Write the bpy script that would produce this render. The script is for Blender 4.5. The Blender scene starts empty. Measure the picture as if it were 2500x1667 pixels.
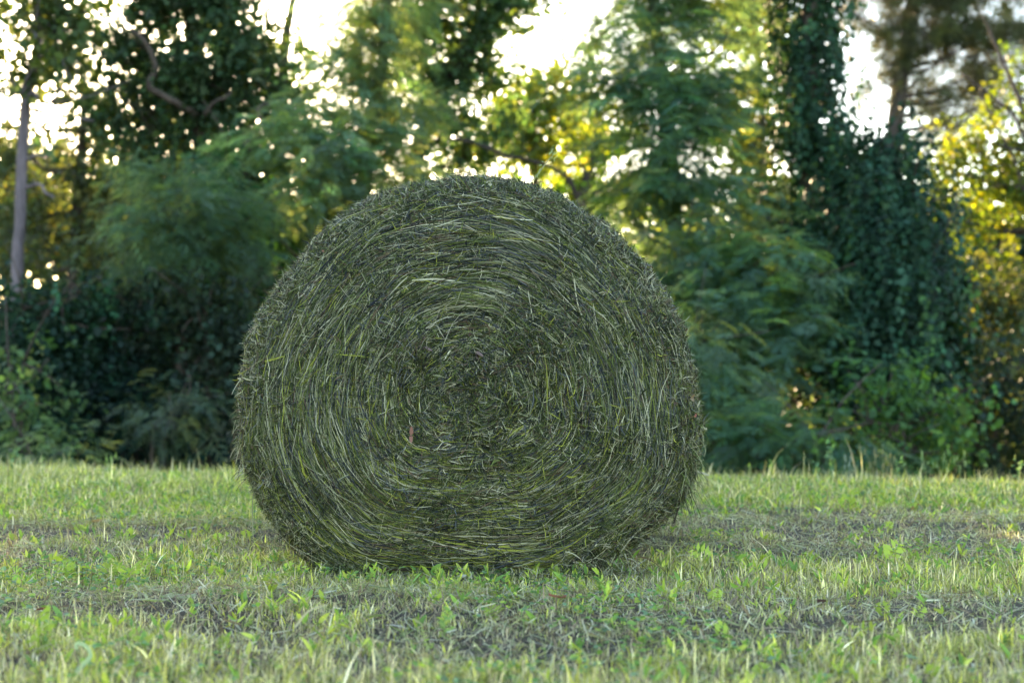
import bpy, math, random
import numpy as np
from mathutils import Vector

# ------------------------------------------------------------------ camera, sky, sun, exposure
sc = bpy.context.scene
COL = sc.collection
FPX, PITCH, CAMH = 3472.0, math.radians(1.32), 0.65
cam_d = bpy.data.cameras.new("camera"); cam = bpy.data.objects.new("camera", cam_d); COL.objects.link(cam)
cam_d.lens = 50; cam_d.sensor_width = 36; cam_d.clip_end = 3000; cam_d.clip_start = 0.05
cam.location = (0, 0, CAMH); cam.rotation_euler = (math.pi / 2 + PITCH, 0, 0)
cam_d.dof.use_dof = True; cam_d.dof.focus_distance = 4.58; cam_d.dof.aperture_fstop = 2.4
sc.camera = cam

SUN_AZ, SUN_EL = math.radians(-14.6), math.radians(13.2)
w = bpy.data.worlds.new("World"); sc.world = w; w.use_nodes = True
nt = w.node_tree; bg = nt.nodes["Background"]
sky = nt.nodes.new("ShaderNodeTexSky"); sky.sky_type = 'NISHITA'; sky.sun_disc = False
sky.sun_elevation = SUN_EL; sky.sun_rotation = SUN_AZ
sky.air_density = 1.0; sky.dust_density = 0.7; sky.ozone_density = 0.6
nt.links.new(sky.outputs[0], bg.inputs[0]); bg.inputs[1].default_value = 0.15
sun_d = bpy.data.lights.new("sun", 'SUN'); sun_d.energy = 5.0; sun_d.angle = math.radians(0.5); sun_d.color = (1.0, 0.72, 0.40)
sun = bpy.data.objects.new("sun", sun_d); COL.objects.link(sun)
sv = Vector((math.sin(SUN_AZ) * math.cos(SUN_EL), math.cos(SUN_AZ) * math.cos(SUN_EL), math.sin(SUN_EL)))
sun.rotation_euler = sv.to_track_quat('Z', 'Y').to_euler()
sun.location = (-12, 45, 14)
sc.view_settings.view_transform = 'Standard'; sc.view_settings.look = 'None'
sc.view_settings.exposure = 2.75; sc.view_settings.gamma = 1.0
sc.cycles.max_bounces = 6; sc.cycles.diffuse_bounces = 4; sc.cycles.transmission_bounces = 4
sc.cycles.use_adaptive_sampling = False; sc.cycles.use_denoising = True
sc.cycles.sample_clamp_indirect = 1.5

# ------------------------------------------------------------------ helpers
def norm(v): return v / np.maximum(np.linalg.norm(v, axis=-1, keepdims=True), 1e-9)

def at(px, py, Y):
    """point of the place seen at photo pixel (2500 wide) at a distance of Y metres in front of the camera"""
    dx, dz = (px - 1250) / FPX, -(py - 833.5) / FPX
    c, s = math.cos(PITCH), math.sin(PITCH)
    y, z = c - dz * s, s + dz * c
    return np.array([dx / y * Y, Y, CAMH + z / y * Y])

def _h(ix, iy, iz, seed):
    n = (ix * 374761393 + iy * 668265263 + iz * 2147483647 + seed * 1274126177) & 0xFFFFFFFF
    n = ((n ^ (n >> 13)) * 1274126177) & 0xFFFFFFFF
    n = (n ^ (n >> 16)) & 0xFFFFFFFF
    return n / 4294967295.0

def noise(p, f=1.0, seed=0):
    p = np.asarray(p, float) * f
    i = np.floor(p).astype(np.int64); q = p - i; q = q * q * (3 - 2 * q)
    r = 0
    for a in (0, 1):
        for b in (0, 1):
            for c in (0, 1):
                wgt = (q[..., 0] if a else 1 - q[..., 0]) * (q[..., 1] if b else 1 - q[..., 1]) * (q[..., 2] if c else 1 - q[..., 2])
                r = r + wgt * _h(i[..., 0] + a, i[..., 1] + b, i[..., 2] + c, seed)
    return r

def fbm(p, f=1.0, seed=0, o=3):
    r, a, t = 0, 1.0, 0
    for k in range(o):
        r = r + a * noise(p, f * 2 ** k, seed + k * 17); t += a; a *= .5
    return r / t

def mesh_obj(name, verts, faces, mat, cols=None, parent=None, smooth=False):
    """verts (V,3); faces: list of int arrays (F,n); cols (V,3) reflectance of every piece"""
    me = bpy.data.meshes.new(name)
    verts = np.ascontiguousarray(verts, np.float32)
    me.vertices.add(len(verts)); me.vertices.foreach_set("co", verts.ravel())
    loops = np.concatenate([f.ravel() for f in faces]).astype(np.int32)
    tot = np.concatenate([np.full(len(f), f.shape[1]) for f in faces]).astype(np.int32)
    st = np.concatenate([[0], np.cumsum(tot)[:-1]]).astype(np.int32)
    me.loops.add(len(loops)); me.loops.foreach_set("vertex_index", loops)
    me.polygons.add(len(tot)); me.polygons.foreach_set("loop_start", st); me.polygons.foreach_set("loop_total", tot)
    if cols is not None:
        at_ = me.color_attributes.new("col", 'FLOAT_COLOR', 'POINT')
        c4 = np.ones((len(verts), 4), np.float32); c4[:, :3] = cols
        at_.data.foreach_set("color", c4.ravel())
    me.update(calc_edges=True)
    if smooth: me.polygons.foreach_set("use_smooth", np.ones(len(tot), bool))
    me.materials.append(mat)
    o = bpy.data.objects.new(name, me); COL.objects.link(o)
    if parent is not None: 
        o.parent = parent
        o.matrix_parent_inverse = parent.matrix_world.inverted() if False else o.matrix_parent_inverse
    return o

def tag(o, label=None, cat=None, group=None, kind=None):
    if label: o["label"] = label
    if cat: o["category"] = cat
    if group: o["group"] = group
    if kind: o["kind"] = kind
    return o

def thing(name, loc, label, cat, group=None):
    o = bpy.data.objects.new(name, None); COL.objects.link(o); o.location = loc; o.empty_display_size = .2
    return tag(o, label, cat, group)

class Geo:
    """collects pieces, builds ONE mesh"""
    def __init__(s): s.v, s.f, s.c, s.n = [], {}, [], 0
    def add(s, v, f, c):
        v = np.asarray(v, float).reshape(-1, 3)
        c = np.broadcast_to(np.asarray(c, float), v.shape)
        s.v.append(v); s.c.append(c)
        for a in (f if isinstance(f, list) else [f]):
            s.f.setdefault(a.shape[1], []).append(np.asarray(a) + s.n)
        s.n += len(v)
    def build(s, name, mat, parent=None, origin=None, smooth=False):
        v = np.concatenate(s.v); 
        if parent is not None and origin is None: origin = np.array(parent.location)
        if origin is not None: v = v - np.asarray(origin)
        return mesh_obj(name, v, [np.concatenate(x) for x in s.f.values()], mat, np.concatenate(s.c), parent, smooth)

def ribbons(P, W, wid, taper):
    """P (N,K,3) centre lines, W (N,K,3) unit width vectors, wid (N,), taper (K,) -> verts, quads"""
    N, K, _ = P.shape
    h = W * (wid[:, None, None] * .5 * taper[None, :, None])
    v = np.stack([P - h, P + h], 2).reshape(N, K * 2, 3)
    b = (np.arange(N) * K * 2)[:, None]
    q = np.concatenate([np.stack([b + 2 * k, b + 2 * k + 1, b + 2 * k + 3, b + 2 * k + 2], -1) for k in range(K - 1)], 1)
    return v.reshape(-1, 3), q.reshape(-1, 4)

def tube(pts, rad, sides=8, rng=None, wob=0.0):
    pts = np.asarray(pts, float); rad = np.asarray(rad, float)
    T = norm(np.gradient(pts, axis=0)); ref = np.array([0.3, 1, .2]) if abs(T[0][2]) > .6 else np.array([0, 0, 1.])
    U = norm(np.cross(T, ref)); V = np.cross(T, U)
    a = np.linspace(0, 2 * math.pi, sides, endpoint=False)
    r = rad[:, None] * np.ones(sides)
    if rng is not None and wob: r = r * (1 + rng.normal(0, wob, r.shape))
    v = pts[:, None] + r[..., None] * (np.cos(a)[None, :, None] * U[:, None] + np.sin(a)[None, :, None] * V[:, None])
    K = len(pts); q = []
    for k in range(K - 1):
        for j in range(sides): q.append((k * sides + j, k * sides + (j + 1) % sides, (k + 1) * sides + (j + 1) % sides, (k + 1) * sides + j))
    capn = [np.array([list(range(sides))[::-1]]), np.array([[(K - 1) * sides + j for j in range(sides)]])]
    f = [np.array(q)] + capn
    return v.reshape(-1, 3), f

def spline(pts, n):
    """smooth polyline through pts, n samples"""
    p = np.asarray(pts, float); m = len(p)
    pp = np.vstack([2 * p[0] - p[1], p, 2 * p[-1] - p[-2]])
    out = []
    for t in np.linspace(0, m - 1 - 1e-6, n):
        i = int(t); q = t - i; a, b, c, d = pp[i:i + 4]
        out.append(.5 * (2 * b + (c - a) * q + (2 * a - 5 * b + 4 * c - d) * q * q + (3 * b - a - 3 * c + d) * q ** 3))
    return np.array(out)

# ------------------------------------------------------------------ materials
def mat_new(name):
    m = bpy.data.materials.new(name); m.use_nodes = True
    return m, m.node_tree, m.node_tree.nodes["Principled BSDF"]

def leaf_mat(name, trans=.45, rough=.5, warm=(1.25, 1.2, .45), gain=1.5, spec=.12):
    m, nt, pb = mat_new(name)
    a = nt.nodes.new("ShaderNodeAttribute"); a.attribute_name = "col"
    pb.inputs["Roughness"].default_value = rough; pb.inputs["Specular IOR Level"].default_value = spec
    nt.links.new(a.outputs["Color"], pb.inputs["Base Color"])
    tr = nt.nodes.new("ShaderNodeBsdfTranslucent"); mx = nt.nodes.new("ShaderNodeMixShader")
    mu = nt.nodes.new("ShaderNodeMix"); mu.data_type = 'RGBA'; mu.blend_type = 'MULTIPLY'; mu.inputs[0].default_value = 1
    mu.inputs[7].default_value = (warm[0] * gain, warm[1] * gain, warm[2] * gain, 1)
    nt.links.new(a.outputs["Color"], mu.inputs[6]); nt.links.new(mu.outputs[2], tr.inputs[0])
    mx.inputs[0].default_value = trans
    nt.links.new(pb.outputs[0], mx.inputs[1]); nt.links.new(tr.outputs[0], mx.inputs[2])
    nt.links.new(mx.outputs[0], nt.nodes["Material Output"].inputs[0])
    return m

def noise_mat(name, c1, c2, scale=6, rough=.9, bump=.4, stretch=(1, 1, 1), detail=6):
    m, nt, pb = mat_new(name)
    tc = nt.nodes.new("ShaderNodeTexCoord"); mp = nt.nodes.new("ShaderNodeMapping"); mp.inputs[3].default_value = stretch
    n = nt.nodes.new("ShaderNodeTexNoise"); n.inputs["Scale"].default_value = scale; n.inputs["Detail"].default_value = detail; n.inputs["Roughness"].default_value = .65
    r = nt.nodes.new("ShaderNodeValToRGB"); r.color_ramp.elements[0].position = .35; r.color_ramp.elements[1].position = .68
    r.color_ramp.elements[0].color = (*c1, 1); r.color_ramp.elements[1].color = (*c2, 1)
    b = nt.nodes.new("ShaderNodeBump"); b.inputs[0].default_value = bump; b.inputs[1].default_value = .02
    L = nt.links.new
    L(tc.outputs["Object"], mp.inputs[0]); L(mp.outputs[0], n.inputs[0]); L(n.outputs[0], r.inputs[0]); L(r.outputs[0], pb.inputs["Base Color"])
    L(n.outputs[0], b.inputs[2]); L(b.outputs[0], pb.inputs["Normal"])
    pb.inputs["Roughness"].default_value = rough; pb.inputs["Specular IOR Level"].default_value = .2
    return m

M_LEAF = leaf_mat("leaf", .38, .5, gain=2.3, warm=(1.35, 1.2, .4))
M_DARKLEAF = leaf_mat("dark_leaf", .28, .5, gain=1.6, warm=(1.4, 1.2, .35))
M_FEATHER = leaf_mat("feathery_leaf", .48, .55, gain=3.4, warm=(1.5, 1.15, .40))
M_LIME = leaf_mat("thin_leaf", .52, .5, gain=2.5, warm=(1.42, 1.2, .18))
M_NEEDLE = leaf_mat("needle", .2, .5, warm=(1.4, 1.15, .55), gain=1.6)
M_GRASS = leaf_mat("grass_blade", .32, .6, warm=(1.15, 1.15, .55), gain=1.25)
M_STRAW = leaf_mat("cut_hay", .12, .5, warm=(1.1, 1.1, .6), gain=1.1, spec=.10)
M_BARK = noise_mat("grey_bark", (.07, .058, .062), (.19, .155, .17), 9, stretch=(1, 1, .25))
M_DARKBARK = noise_mat("dark_bark", (.035, .028, .024), (.11, .085, .07), 9, stretch=(1, 1, .25))
M_SOIL = noise_mat("soil_and_thatch", (.025, .02, .014), (.09, .072, .045), 16, bump=.6)
M_CORE = noise_mat("packed_hay", (.012, .016, .010), (.05, .058, .035), 40, bump=.8)  # kept dark so its colour paints the shade behind the strands

# ------------------------------------------------------------------ ground
def ground_z(x, y):
    x = np.asarray(x, float); y = np.asarray(y, float)
    p = np.stack([x, y, np.zeros_like(x)], -1)
    y0 = 8.1 - .16 * x + .35 * (noise(p, .6, 5) - .5)
    d = np.clip(y - y0, 0, 40)
    fall = np.where(d < 2.2, .055 * d * d, .055 * 2.2 ** 2 + .242 * (d - 2.2))
    fall = 2.1 * (1 - np.exp(-fall / 2.1))
    near = .035 * (fbm(p, 1.3, 3) - .5) + .02 * (noise(p, 5, 4) - .5)
    k = np.clip(np.hypot(x + .14, (y - 5.1) * 1.0) / .9 - .35, 0, 1)   # level where the bale rests
    return near * k - fall

def build_ground():
    def axis(a, b, step): return np.arange(a, b, step)
    xs = np.concatenate([[-400, -200, -100, -60, -40, -28], axis(-20, -6, 1), axis(-6, 6, .08), axis(6, 21, 1), [28, 40, 60, 100, 200, 400]])
    ys = np.concatenate([[-200, -100, -50, -25, -12, -6, -3], axis(-1, 2, .25), axis(2, 12, .08), axis(12, 40, 1), [45, 60, 100, 200, 400, 800]])
    X, Y = np.meshgrid(xs, ys); v = np.stack([X, Y, ground_z(X, Y)], -1)
    ny, nx = X.shape; i = np.arange(ny * nx).reshape(ny, nx)
    q = np.stack([i[:-1, :-1], i[:-1, 1:], i[1:, 1:], i[1:, :-1]], -1).reshape(-1, 4)
    o = mesh_obj("ground", v.reshape(-1, 3), [q], M_SOIL, smooth=True)
    tag(o, kind="structure"); return o
build_ground()

# ------------------------------------------------------------------ leaves
def leaf_quads(p, d, nrm_, ln, wd, col, fold=.15):
    """diamond leaves: p base (N,3), d direction, nrm normal, ln, wd (N,)"""
    s = norm(np.cross(d, nrm_)); n = np.cross(s, d)
    mid = p + d * (ln * .45)[:, None]
    a = mid + s * (wd * .5)[:, None] + n * (wd * fold)[:, None]
    b = mid - s * (wd * .5)[:, None] + n * (wd * fold)[:, None]
    tip = p + d * ln[:, None] - n * (ln * .08)[:, None]
    v = np.stack([p, a, tip, b], 1).reshape(-1, 3)
    q = np.arange(len(p) * 4).reshape(-1, 4)
    return v, q, np.repeat(col, 4, 0)

def leaf_hex(p, d, nrm_, ln, wd, col, fold=.12):
    s = norm(np.cross(d, nrm_)); n = np.cross(s, d)
    def pt(t, w, dn): return p + d * (ln * t)[:, None] + s * (wd * w)[:, None] - n * (ln * dn)[:, None]
    v = np.stack([p, pt(.3, .5, 0), pt(.72, .36, .06), pt(1, 0, .16), pt(.72, -.36, .06), pt(.3, -.5, 0)], 1).reshape(-1, 3)
    b = (np.arange(len(p)) * 6)[:, None]
    q = np.concatenate([b + np.array([[0, 1, 2, 3]]), b + np.array([[0, 3, 4, 5]])], 0)
    return v, q, np.repeat(col, 6, 0)

DENS = 1.7
def sample_twigs(lobes, per_m2, rng, gap, droop, shell=.5, gapf=1.1):
    P, D, O = [], [], []
    for (c, r, k) in lobes:
        r = np.asarray(r); area = 4 * math.pi * (r[0] * r[1] + r[1] * r[2] + r[0] * r[2]) / 3
        n = max(4, int(per_m2 * DENS * area * k))
        m = int(max(5, 9 * area))                                  # boughs of the clump
        d = norm(rng.normal(size=(m, 3)))
        rad = shell + (1 - shell) * np.sqrt(rng.random(m)) * (1 + .15 * rng.normal(size=m))
        cen = c + d * r * rad[:, None]; wgt = rng.gamma(1.6, 1, m); j = rng.choice(m, n, p=wgt / wgt.sum())
        off = rng.normal(0, 1, (n, 3)) * np.array([.15, .15, .085])
        p = cen[j] + off
        keep = fbm(p, gapf, 11, 2) + rng.normal(0, .03, n) > gap
        P.append(p[keep]); O.append(norm(norm(d[j] / r) + off / .15 * .45)[keep])
    P = np.concatenate(P); O = np.concatenate(O)
    D = norm(O * .8 + rng.normal(0, .45, P.shape) + np.array([0, 0, -droop]))
    return P, D, O

def tint(n, base, rng, var=.22, yellow=.12):
    c = np.asarray(base)[None] * np.exp(rng.normal(0, var, (n, 1)))
    y = rng.random((n, 1)) < yellow
    c = np.where(y, c * np.array([1.8, 1.45, .8]), c)
    return c * np.exp(rng.normal(0, .07, (n, 3)))

def crown_oval(g, lobes, rng, base, size=.08, per_m2=26, per_twig=9, gap=.36, droop=.25, tl=.35, var=.25, yellow=.08, shell=.45):
    P, D, O = sample_twigs(lobes, per_m2, rng, gap, droop, shell)
    tc = tint(len(P), base, rng, var, yellow)
    k = per_twig; t = (np.arange(k) + .5) / k
    pos = P[:, None] + D[:, None] * (t * tl)[None, :, None] + np.array([0, 0, -1.0]) * (t ** 2 * tl * droop)[None, :, None] + rng.normal(0, .05, (len(P), k, 3))
    ld = norm(D[:, None] * .5 + rng.normal(0, .6, pos.shape) + np.array([0, 0, -.35]))
    ln_ = norm(O[:, None] * .4 + np.array([0, 0, .7]) + rng.normal(0, .5, pos.shape))
    n = len(P) * k; sz = size * np.exp(rng.normal(0, .25, n))
    col = np.repeat(tc, k, 0) * np.exp(rng.normal(0, .12, (n, 1)))
    g.add(*leaf_hex(pos.reshape(-1, 3), ld.reshape(-1, 3), ln_.reshape(-1, 3), sz, sz * .78, col))

def crown_drape(g, lobes, rng, base, size=.075, per_m2=13, strand=.9, per_strand=15, gap=.33, var=.25, yellow=.1, shell=.8):
    """vines hanging in overlapping strings down the outside of the lobes"""
    P, D, O = sample_twigs(lobes, per_m2, rng, gap, .2, shell)
    k = per_strand; t = (np.arange(k) + .5) / k
    L = strand * rng.uniform(.4, 1.1, len(P))
    Ox = O * np.array([1, 1, .2])
    pos = P[:, None] + np.array([0, 0, -1.0]) * (t[None] * L[:, None])[..., None] + Ox[:, None] * (np.sqrt(t)[None] * .12 * rng.random((len(P), 1)))[..., None]
    pos = pos + rng.normal(0, .035, pos.shape)
    ld = norm(rng.normal(0, .45, pos.shape) + np.array([0, 0, -.9]) + O[:, None] * .35)
    ln_ = norm(O[:, None] * .9 + np.array([0, -.2, .45]) + rng.normal(0, .35, pos.shape))
    n = len(P) * k; sz = size * np.exp(rng.normal(0, .25, n))
    col = np.repeat(tint(len(P), base, rng, var, yellow), k, 0) * np.exp(rng.normal(0, .15, (n, 1)))
    g.add(*leaf_hex(pos.reshape(-1, 3), ld.reshape(-1, 3), ln_.reshape(-1, 3), sz, sz * .85, col))

def fronds(g, p, d, up, ln, rng, col, pairs=9, lw=.16, ll=.34, droop=.35):
    """feathery compound leaves"""
    N = len(p); t = (np.arange(pairs) + 1.0) / pairs
    down = np.array([0, 0, -1.0])
    ra = p[:, None] + d[:, None] * (t[None] * ln[:, None])[..., None] + down * (t[None] ** 2 * ln[:, None] * droop)[..., None]
    dd = norm(d[:, None] + down * (2 * t * droop)[None, :, None])
    s = norm(np.cross(d, up))[:, None]
    out_p, out_d, out_n, out_l = [], [], [], []
    shape = np.sin(np.pi * (.18 + .78 * t)) 
    for sg in (-1, 1):
        ld = norm(s * sg * .9 + dd * .55 + down * .18 + rng.normal(0, .1, ra.shape))
        out_p.append(ra); out_d.append(ld); out_n.append(norm(up[:, None] + rng.normal(0, .25, ra.shape)))
        out_l.append(ln[:, None] * ll * shape[None])
    pp = np.concatenate(out_p, 1).reshape(-1, 3); ld = np.concatenate(out_d, 1).reshape(-1, 3); nn = np.concatenate(out_n, 1).reshape(-1, 3)
    l = np.concatenate(out_l, 1).reshape(-1)
    cc = np.repeat(col, pairs * 2, 0)
    g.add(*leaf_quads(pp, ld, nn, l, l * lw + ln.mean() * .02, cc, 0.02))

def crown_frond(g, lobes, rng, base, ln=.34, per_m2=14, per_twig=6, gap=.34, var=.2, yellow=.1, shell=.5, pairs=9, tl=.4):
    P, D, O = sample_twigs(lobes, per_m2, rng, gap, .1, shell)
    D = norm(D * np.array([1, 1, .45]))
    k = per_twig; t = (np.arange(k) + .5) / k
    pos = P[:, None] + D[:, None] * (t * tl)[None, :, None] + rng.normal(0, .05, (len(P), k, 3))
    fd = norm(D[:, None] * .7 + rng.normal(0, .6, pos.shape) * np.array([1, 1, .45]) + np.array([0, 0, -.12]))
    up = norm(np.array([0, 0, 1.0]) + O[:, None] * .35 + rng.normal(0, .25, pos.shape))
    n = len(P) * k
    col = np.repeat(tint(len(P), base, rng, var, yellow), k, 0) * np.exp(rng.normal(0, .1, (n, 1)))
    fronds(g, pos.reshape(-1, 3), fd.reshape(-1, 3), up.reshape(-1, 3), ln * np.exp(rng.normal(0, .2, n)), rng, col, pairs)

def crown_needle(g, lobes, rng, base, ln=.2, per_m2=16, per_twig=4, needles=14, gap=.38, var=.25, yellow=.1, wid=.009):
    P, D, O = sample_twigs(lobes, per_m2, rng, gap, .0, .35)
    k = per_twig; t = (np.arange(k) + .5) / k
    pos = (P[:, None] + D[:, None] * (t * .35)[None, :, None]).reshape(-1, 3)
    dd = np.repeat(D, k, 0); n = len(pos)
    pp = np.repeat(pos, needles, 0); nd = norm(np.repeat(dd, needles, 0) * .5 + rng.normal(0, .6, (n * needles, 3)))
    nn = norm(rng.normal(size=nd.shape)); l = ln * np.exp(rng.normal(0, .15, len(pp)))
    col = np.repeat(tint(n, base, rng, var, yellow), needles, 0)
    g.add(*leaf_quads(pp, nd, nn, l, np.full(len(pp), wid), col, 0))

# ------------------------------------------------------------------ trees
def lobe(px, py, rx, ry, Y, dep=1.0, k=1.0):
    """one clump of a crown, at its own distance"""
    m = Y / FPX
    return (at(px, py, Y), (rx * m, (rx + ry) * .5 * m * dep, ry * m), k)

def trunk_geo(pts, r0, r1, rng, limbs=(), sides=9, limb_r=.03):
    g = Geo()
    p = spline(pts, max(8, len(pts) * 5)); r = np.linspace(r0, r1, len(p))
    r[0] *= 1.35
    p[1:] += rng.normal(0, r0 * .04, p[1:].shape)
    v, f = tube(p, r, sides, rng, .05); g.add(v, f, (1, 1, 1))
    for c in limbs:
        c = np.asarray(c)
        zz = np.argmin(np.abs(p[:, 2] - (c[2] - .35 * np.hypot(c[0] - p[:, 0], c[1] - p[:, 1]))))
        a = p[zz]; mid = (a + c) / 2 + np.array([0, 0, -.12]) + rng.normal(0, .08, 3)
        q = spline([a, mid, c], 7); v, f = tube(q, np.linspace(min(limb_r * 1.5, r[zz] * .7), .008, 7), 6); g.add(v, f, (1, 1, 1))
        for _ in range(3):
            e = c + rng.normal(0, .35, 3); s = q[rng.integers(3, 6)]
            v, f = tube(spline([s, (s + e) / 2 + rng.normal(0, .05, 3), e], 5), np.linspace(.012, .004, 5), 5); g.add(v, f, (1, 1, 1))
    return g

def tree(name, label, cat, trunk, r0, r1, lobes, style, seed, bark=None, branches=(), group=None, mat=None, trunk_name="trunk", crown_name="crown", limbs=True, **kw):
    """trunk: [(px,py,Y)...] from the ground up; lobes: [(px,py,rx,ry,Y,depth factor,density)]"""
    rng = np.random.default_rng(seed)
    pts = [at(*t) for t in trunk]
    pts[0][2] = float(ground_z(pts[0][0], pts[0][1])) - .03
    root = thing(name, pts[0], label, cat, group)
    L = [lobe(*l) for l in lobes]
    tg = trunk_geo(pts, r0, r1, rng, [l[0] for l in L] if limbs else ())
    tg.build(trunk_name, bark or M_DARKBARK, root, smooth=True)
    for (bp, ra, rb) in branches:
        q = spline([at(*b) for b in bp], len(bp) * 4); q += rng.normal(0, .006, q.shape)
        gb = Geo(); v, f = tube(q, np.linspace(ra, rb, len(q)), 7, rng, .06); gb.add(v, f, (1, 1, 1))
        gb.build("branch", bark or M_DARKBARK, root, smooth=True)
    if L:
        g = Geo()
        styles = style if isinstance(style, (list, tuple)) else [style]
        for st in styles:
            st(g, L, rng, **kw)
        g.build(crown_name, mat or M_LEAF, root)
    return root
OVAL, DRAPE, FROND, NEEDLE = crown_oval, crown_drape, crown_frond, crown_needle
DARK = (.030, .066, .036); MID = (.045, .095, .045); FEATH = (.078, .135, .10); LIME = (.10, .17, .04)

# -- left side
tree("slender_tree", "slender tree with a bare pale grey trunk and broken side branches at the left edge", "tree",
     [(38, 1180, 16), (42, 700, 16), (48, 560, 16), (57, 344, 16), (68, 220, 16), (92, 110, 16.1), (92, 20, 16.1), (104, -140, 16.2), (112, -330, 16.3)], .072, .04,
     [(40, 60, 60, 45, 16, 1, .8), (60, 140, 60, 40, 16, 1, .6), (150, 40, 50, 35, 16.2, 1, .6), (120, 30, 50, 40, 16, 1, .5), (150, 110, 50, 50, 16.2, 1, .55), (20, 170, 45, 50, 15.9, 1, .6), (90, 60, 22, 110, 15.9, 1, 1.1), (165, 190, 35, 25, 16.1, 1, .4),
      (100, -90, 120, 70, 16.2, 1, .8), (140, -240, 150, 90, 16.3, 1, .8), (40, -220, 120, 80, 16.2, 1, .8)], OVAL, 1, bark=M_BARK,
     branches=[([(78, 270, 16), (150, 278, 16), (230, 296, 15.9)], .022, .008), ([(64, 388, 16), (88, 381, 15.9), (116, 384, 15.9)], .022, .012),
               ([(60, 458, 16), (98, 450, 15.9), (112, 470, 15.8), (132, 483, 15.8)], .024, .010), ([(78, 215, 16), (60, 150, 16), (75, 100, 16)], .012, .005), ([(66, 230, 16), (20, 235, 16), (-30, 280, 16)], .02, .01)],
     mat=M_LEAF, base=(.045, .07, .03), size=.085, gap=.30, per_m2=34, yellow=.2)
tree("twisted_tree", "tall dark tree with a twisted bare limb in its crown left of the bale", "tree",
     [(470, 1180, 18), (478, 800, 18), (500, 520, 18), (490, 330, 18), (470, 100, 18.2), (460, -200, 18.4)], .16, .06,
     [(450, 40, 110, 80, 18, 1, 1.2), (530, 60, 70, 70, 18, 1, 1.0), (420, 150, 75, 70, 18.2, 1, 1.0), (540, 160, 90, 70, 17.8, 1, 1), (610, 150, 70, 60, 18, 1, .7), (470, 230, 110, 60, 18.2, 1, .9),
      (600, 240, 90, 60, 17.9, 1, 1), (340, 190, 60, 60, 18.4, 1, .8), (360, 290, 110, 55, 18.2, 1, .9), (520, 330, 110, 60, 18, 1, 1.2), (640, 210, 50, 45, 18, 1, .5), (400, 370, 120, 60, 18.2, 1, 1.1),
      (260, 60, 55, 45, 18.6, 1, .8), (210, 105, 55, 35, 18.6, 1, 1.2), (250, 150, 50, 35, 18.6, 1, 1), (330, 250, 70, 50, 18.4, 1, 1), (300, 140, 65, 55, 18.6, 1, .8), (330, 60, 50, 50, 18.4, 1, .8), (580, 40, 60, 50, 18, 1, .9), (270, 210, 50, 40, 18.6, 1, .6), (640, 110, 50, 35, 18.2, 1, .4),
      (450, -110, 180, 90, 18.2, 1, 1.2), (560, -60, 90, 60, 18, 1, .8), (440, -260, 150, 90, 18.4, 1, 1)], OVAL, 2,
     branches=[([(322, 72, 17.4), (345, 95, 17.3), (364, 118, 17.3), (379, 165, 17.3), (366, 212, 17.3), (421, 246, 17.3), (478, 282, 17.6)], .026, .046),
               ([(500, 282, 17.4), (520, 254, 17.3), (548, 240, 17.3), (565, 226, 17.3)], .026, .016), ([(640, 300, 17), (630, 268, 17), (645, 254, 17), (662, 256, 17)], .03, .018)],
     mat=M_DARKLEAF, base=(.034, .066, .032), size=.07, gap=.28, per_m2=46, yellow=.08)
tree("dead_tree", "bare dead pole of a tree standing against the white sky", "tree",
     [(668, 1180, 20), (680, 400, 20), (690, 200, 20), (698, 96, 20), (708, 40, 20), (724, -60, 20), (745, -180, 20)], .10, .035,
     [(690, 140, 26, 60, 19.9, 1, 1.3), (680, 215, 40, 45, 19.9, 1, 1.2), (700, 260, 60, 40, 19.8, 1, .9)], OVAL, 3, bark=M_DARKBARK, base=(.06, .11, .03), size=.08, gap=.2, per_m2=40, limbs=False, yellow=.25)
tree("hedgerow_tree", "grey brown leafy tree behind the slender pale trunk, letting yellow light through", "tree",
     [(170, 1180, 20), (180, 700, 20), (200, 330, 20), (210, 200, 20)], .12, .03,
     [(40, 330, 80, 70, 20, 1, .8), (150, 290, 90, 40, 20, 1, .9), (240, 255, 70, 35, 20, 1, .9), (30, 270, 60, 45, 20, 1, .9), (260, 280, 90, 50, 20.2, 1, .7), (120, 400, 110, 70, 20, 1, .7), (240, 390, 110, 70, 20, 1, .9), (60, 500, 110, 80, 20, 1, .7), (200, 500, 120, 80, 20.3, 1, .9), (120, 610, 140, 80, 20, 1, .9), (330, 430, 80, 70, 20, 1, .8), (300, 560, 120, 90, 20, 1, 1)], OVAL, 4,
     base=(.05, .07, .04), size=.075, gap=.33, per_m2=26, yellow=.12)
tree("round_bush_tree", "rounded grey green bushy tree left of the top of the bale", "tree",
     [(440, 1180, 15), (445, 900, 15), (440, 640, 15), (436, 500, 15)], .09, .03,
     [(430, 470, 85, 55, 15, 1, 1.3), (390, 530, 75, 60, 14.8, 1, 1.3), (490, 520, 90, 60, 14.8, 1, 1.2), (440, 570, 100, 55, 14.9, 1, 1.2), (540, 570, 60, 45, 15, 1, 1)], FROND, 5, mat=M_FEATHER,
     base=(.05, .092, .068), ln=.22, gap=.22, per_m2=28, pairs=7, yellow=.04, per_twig=7)
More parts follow.
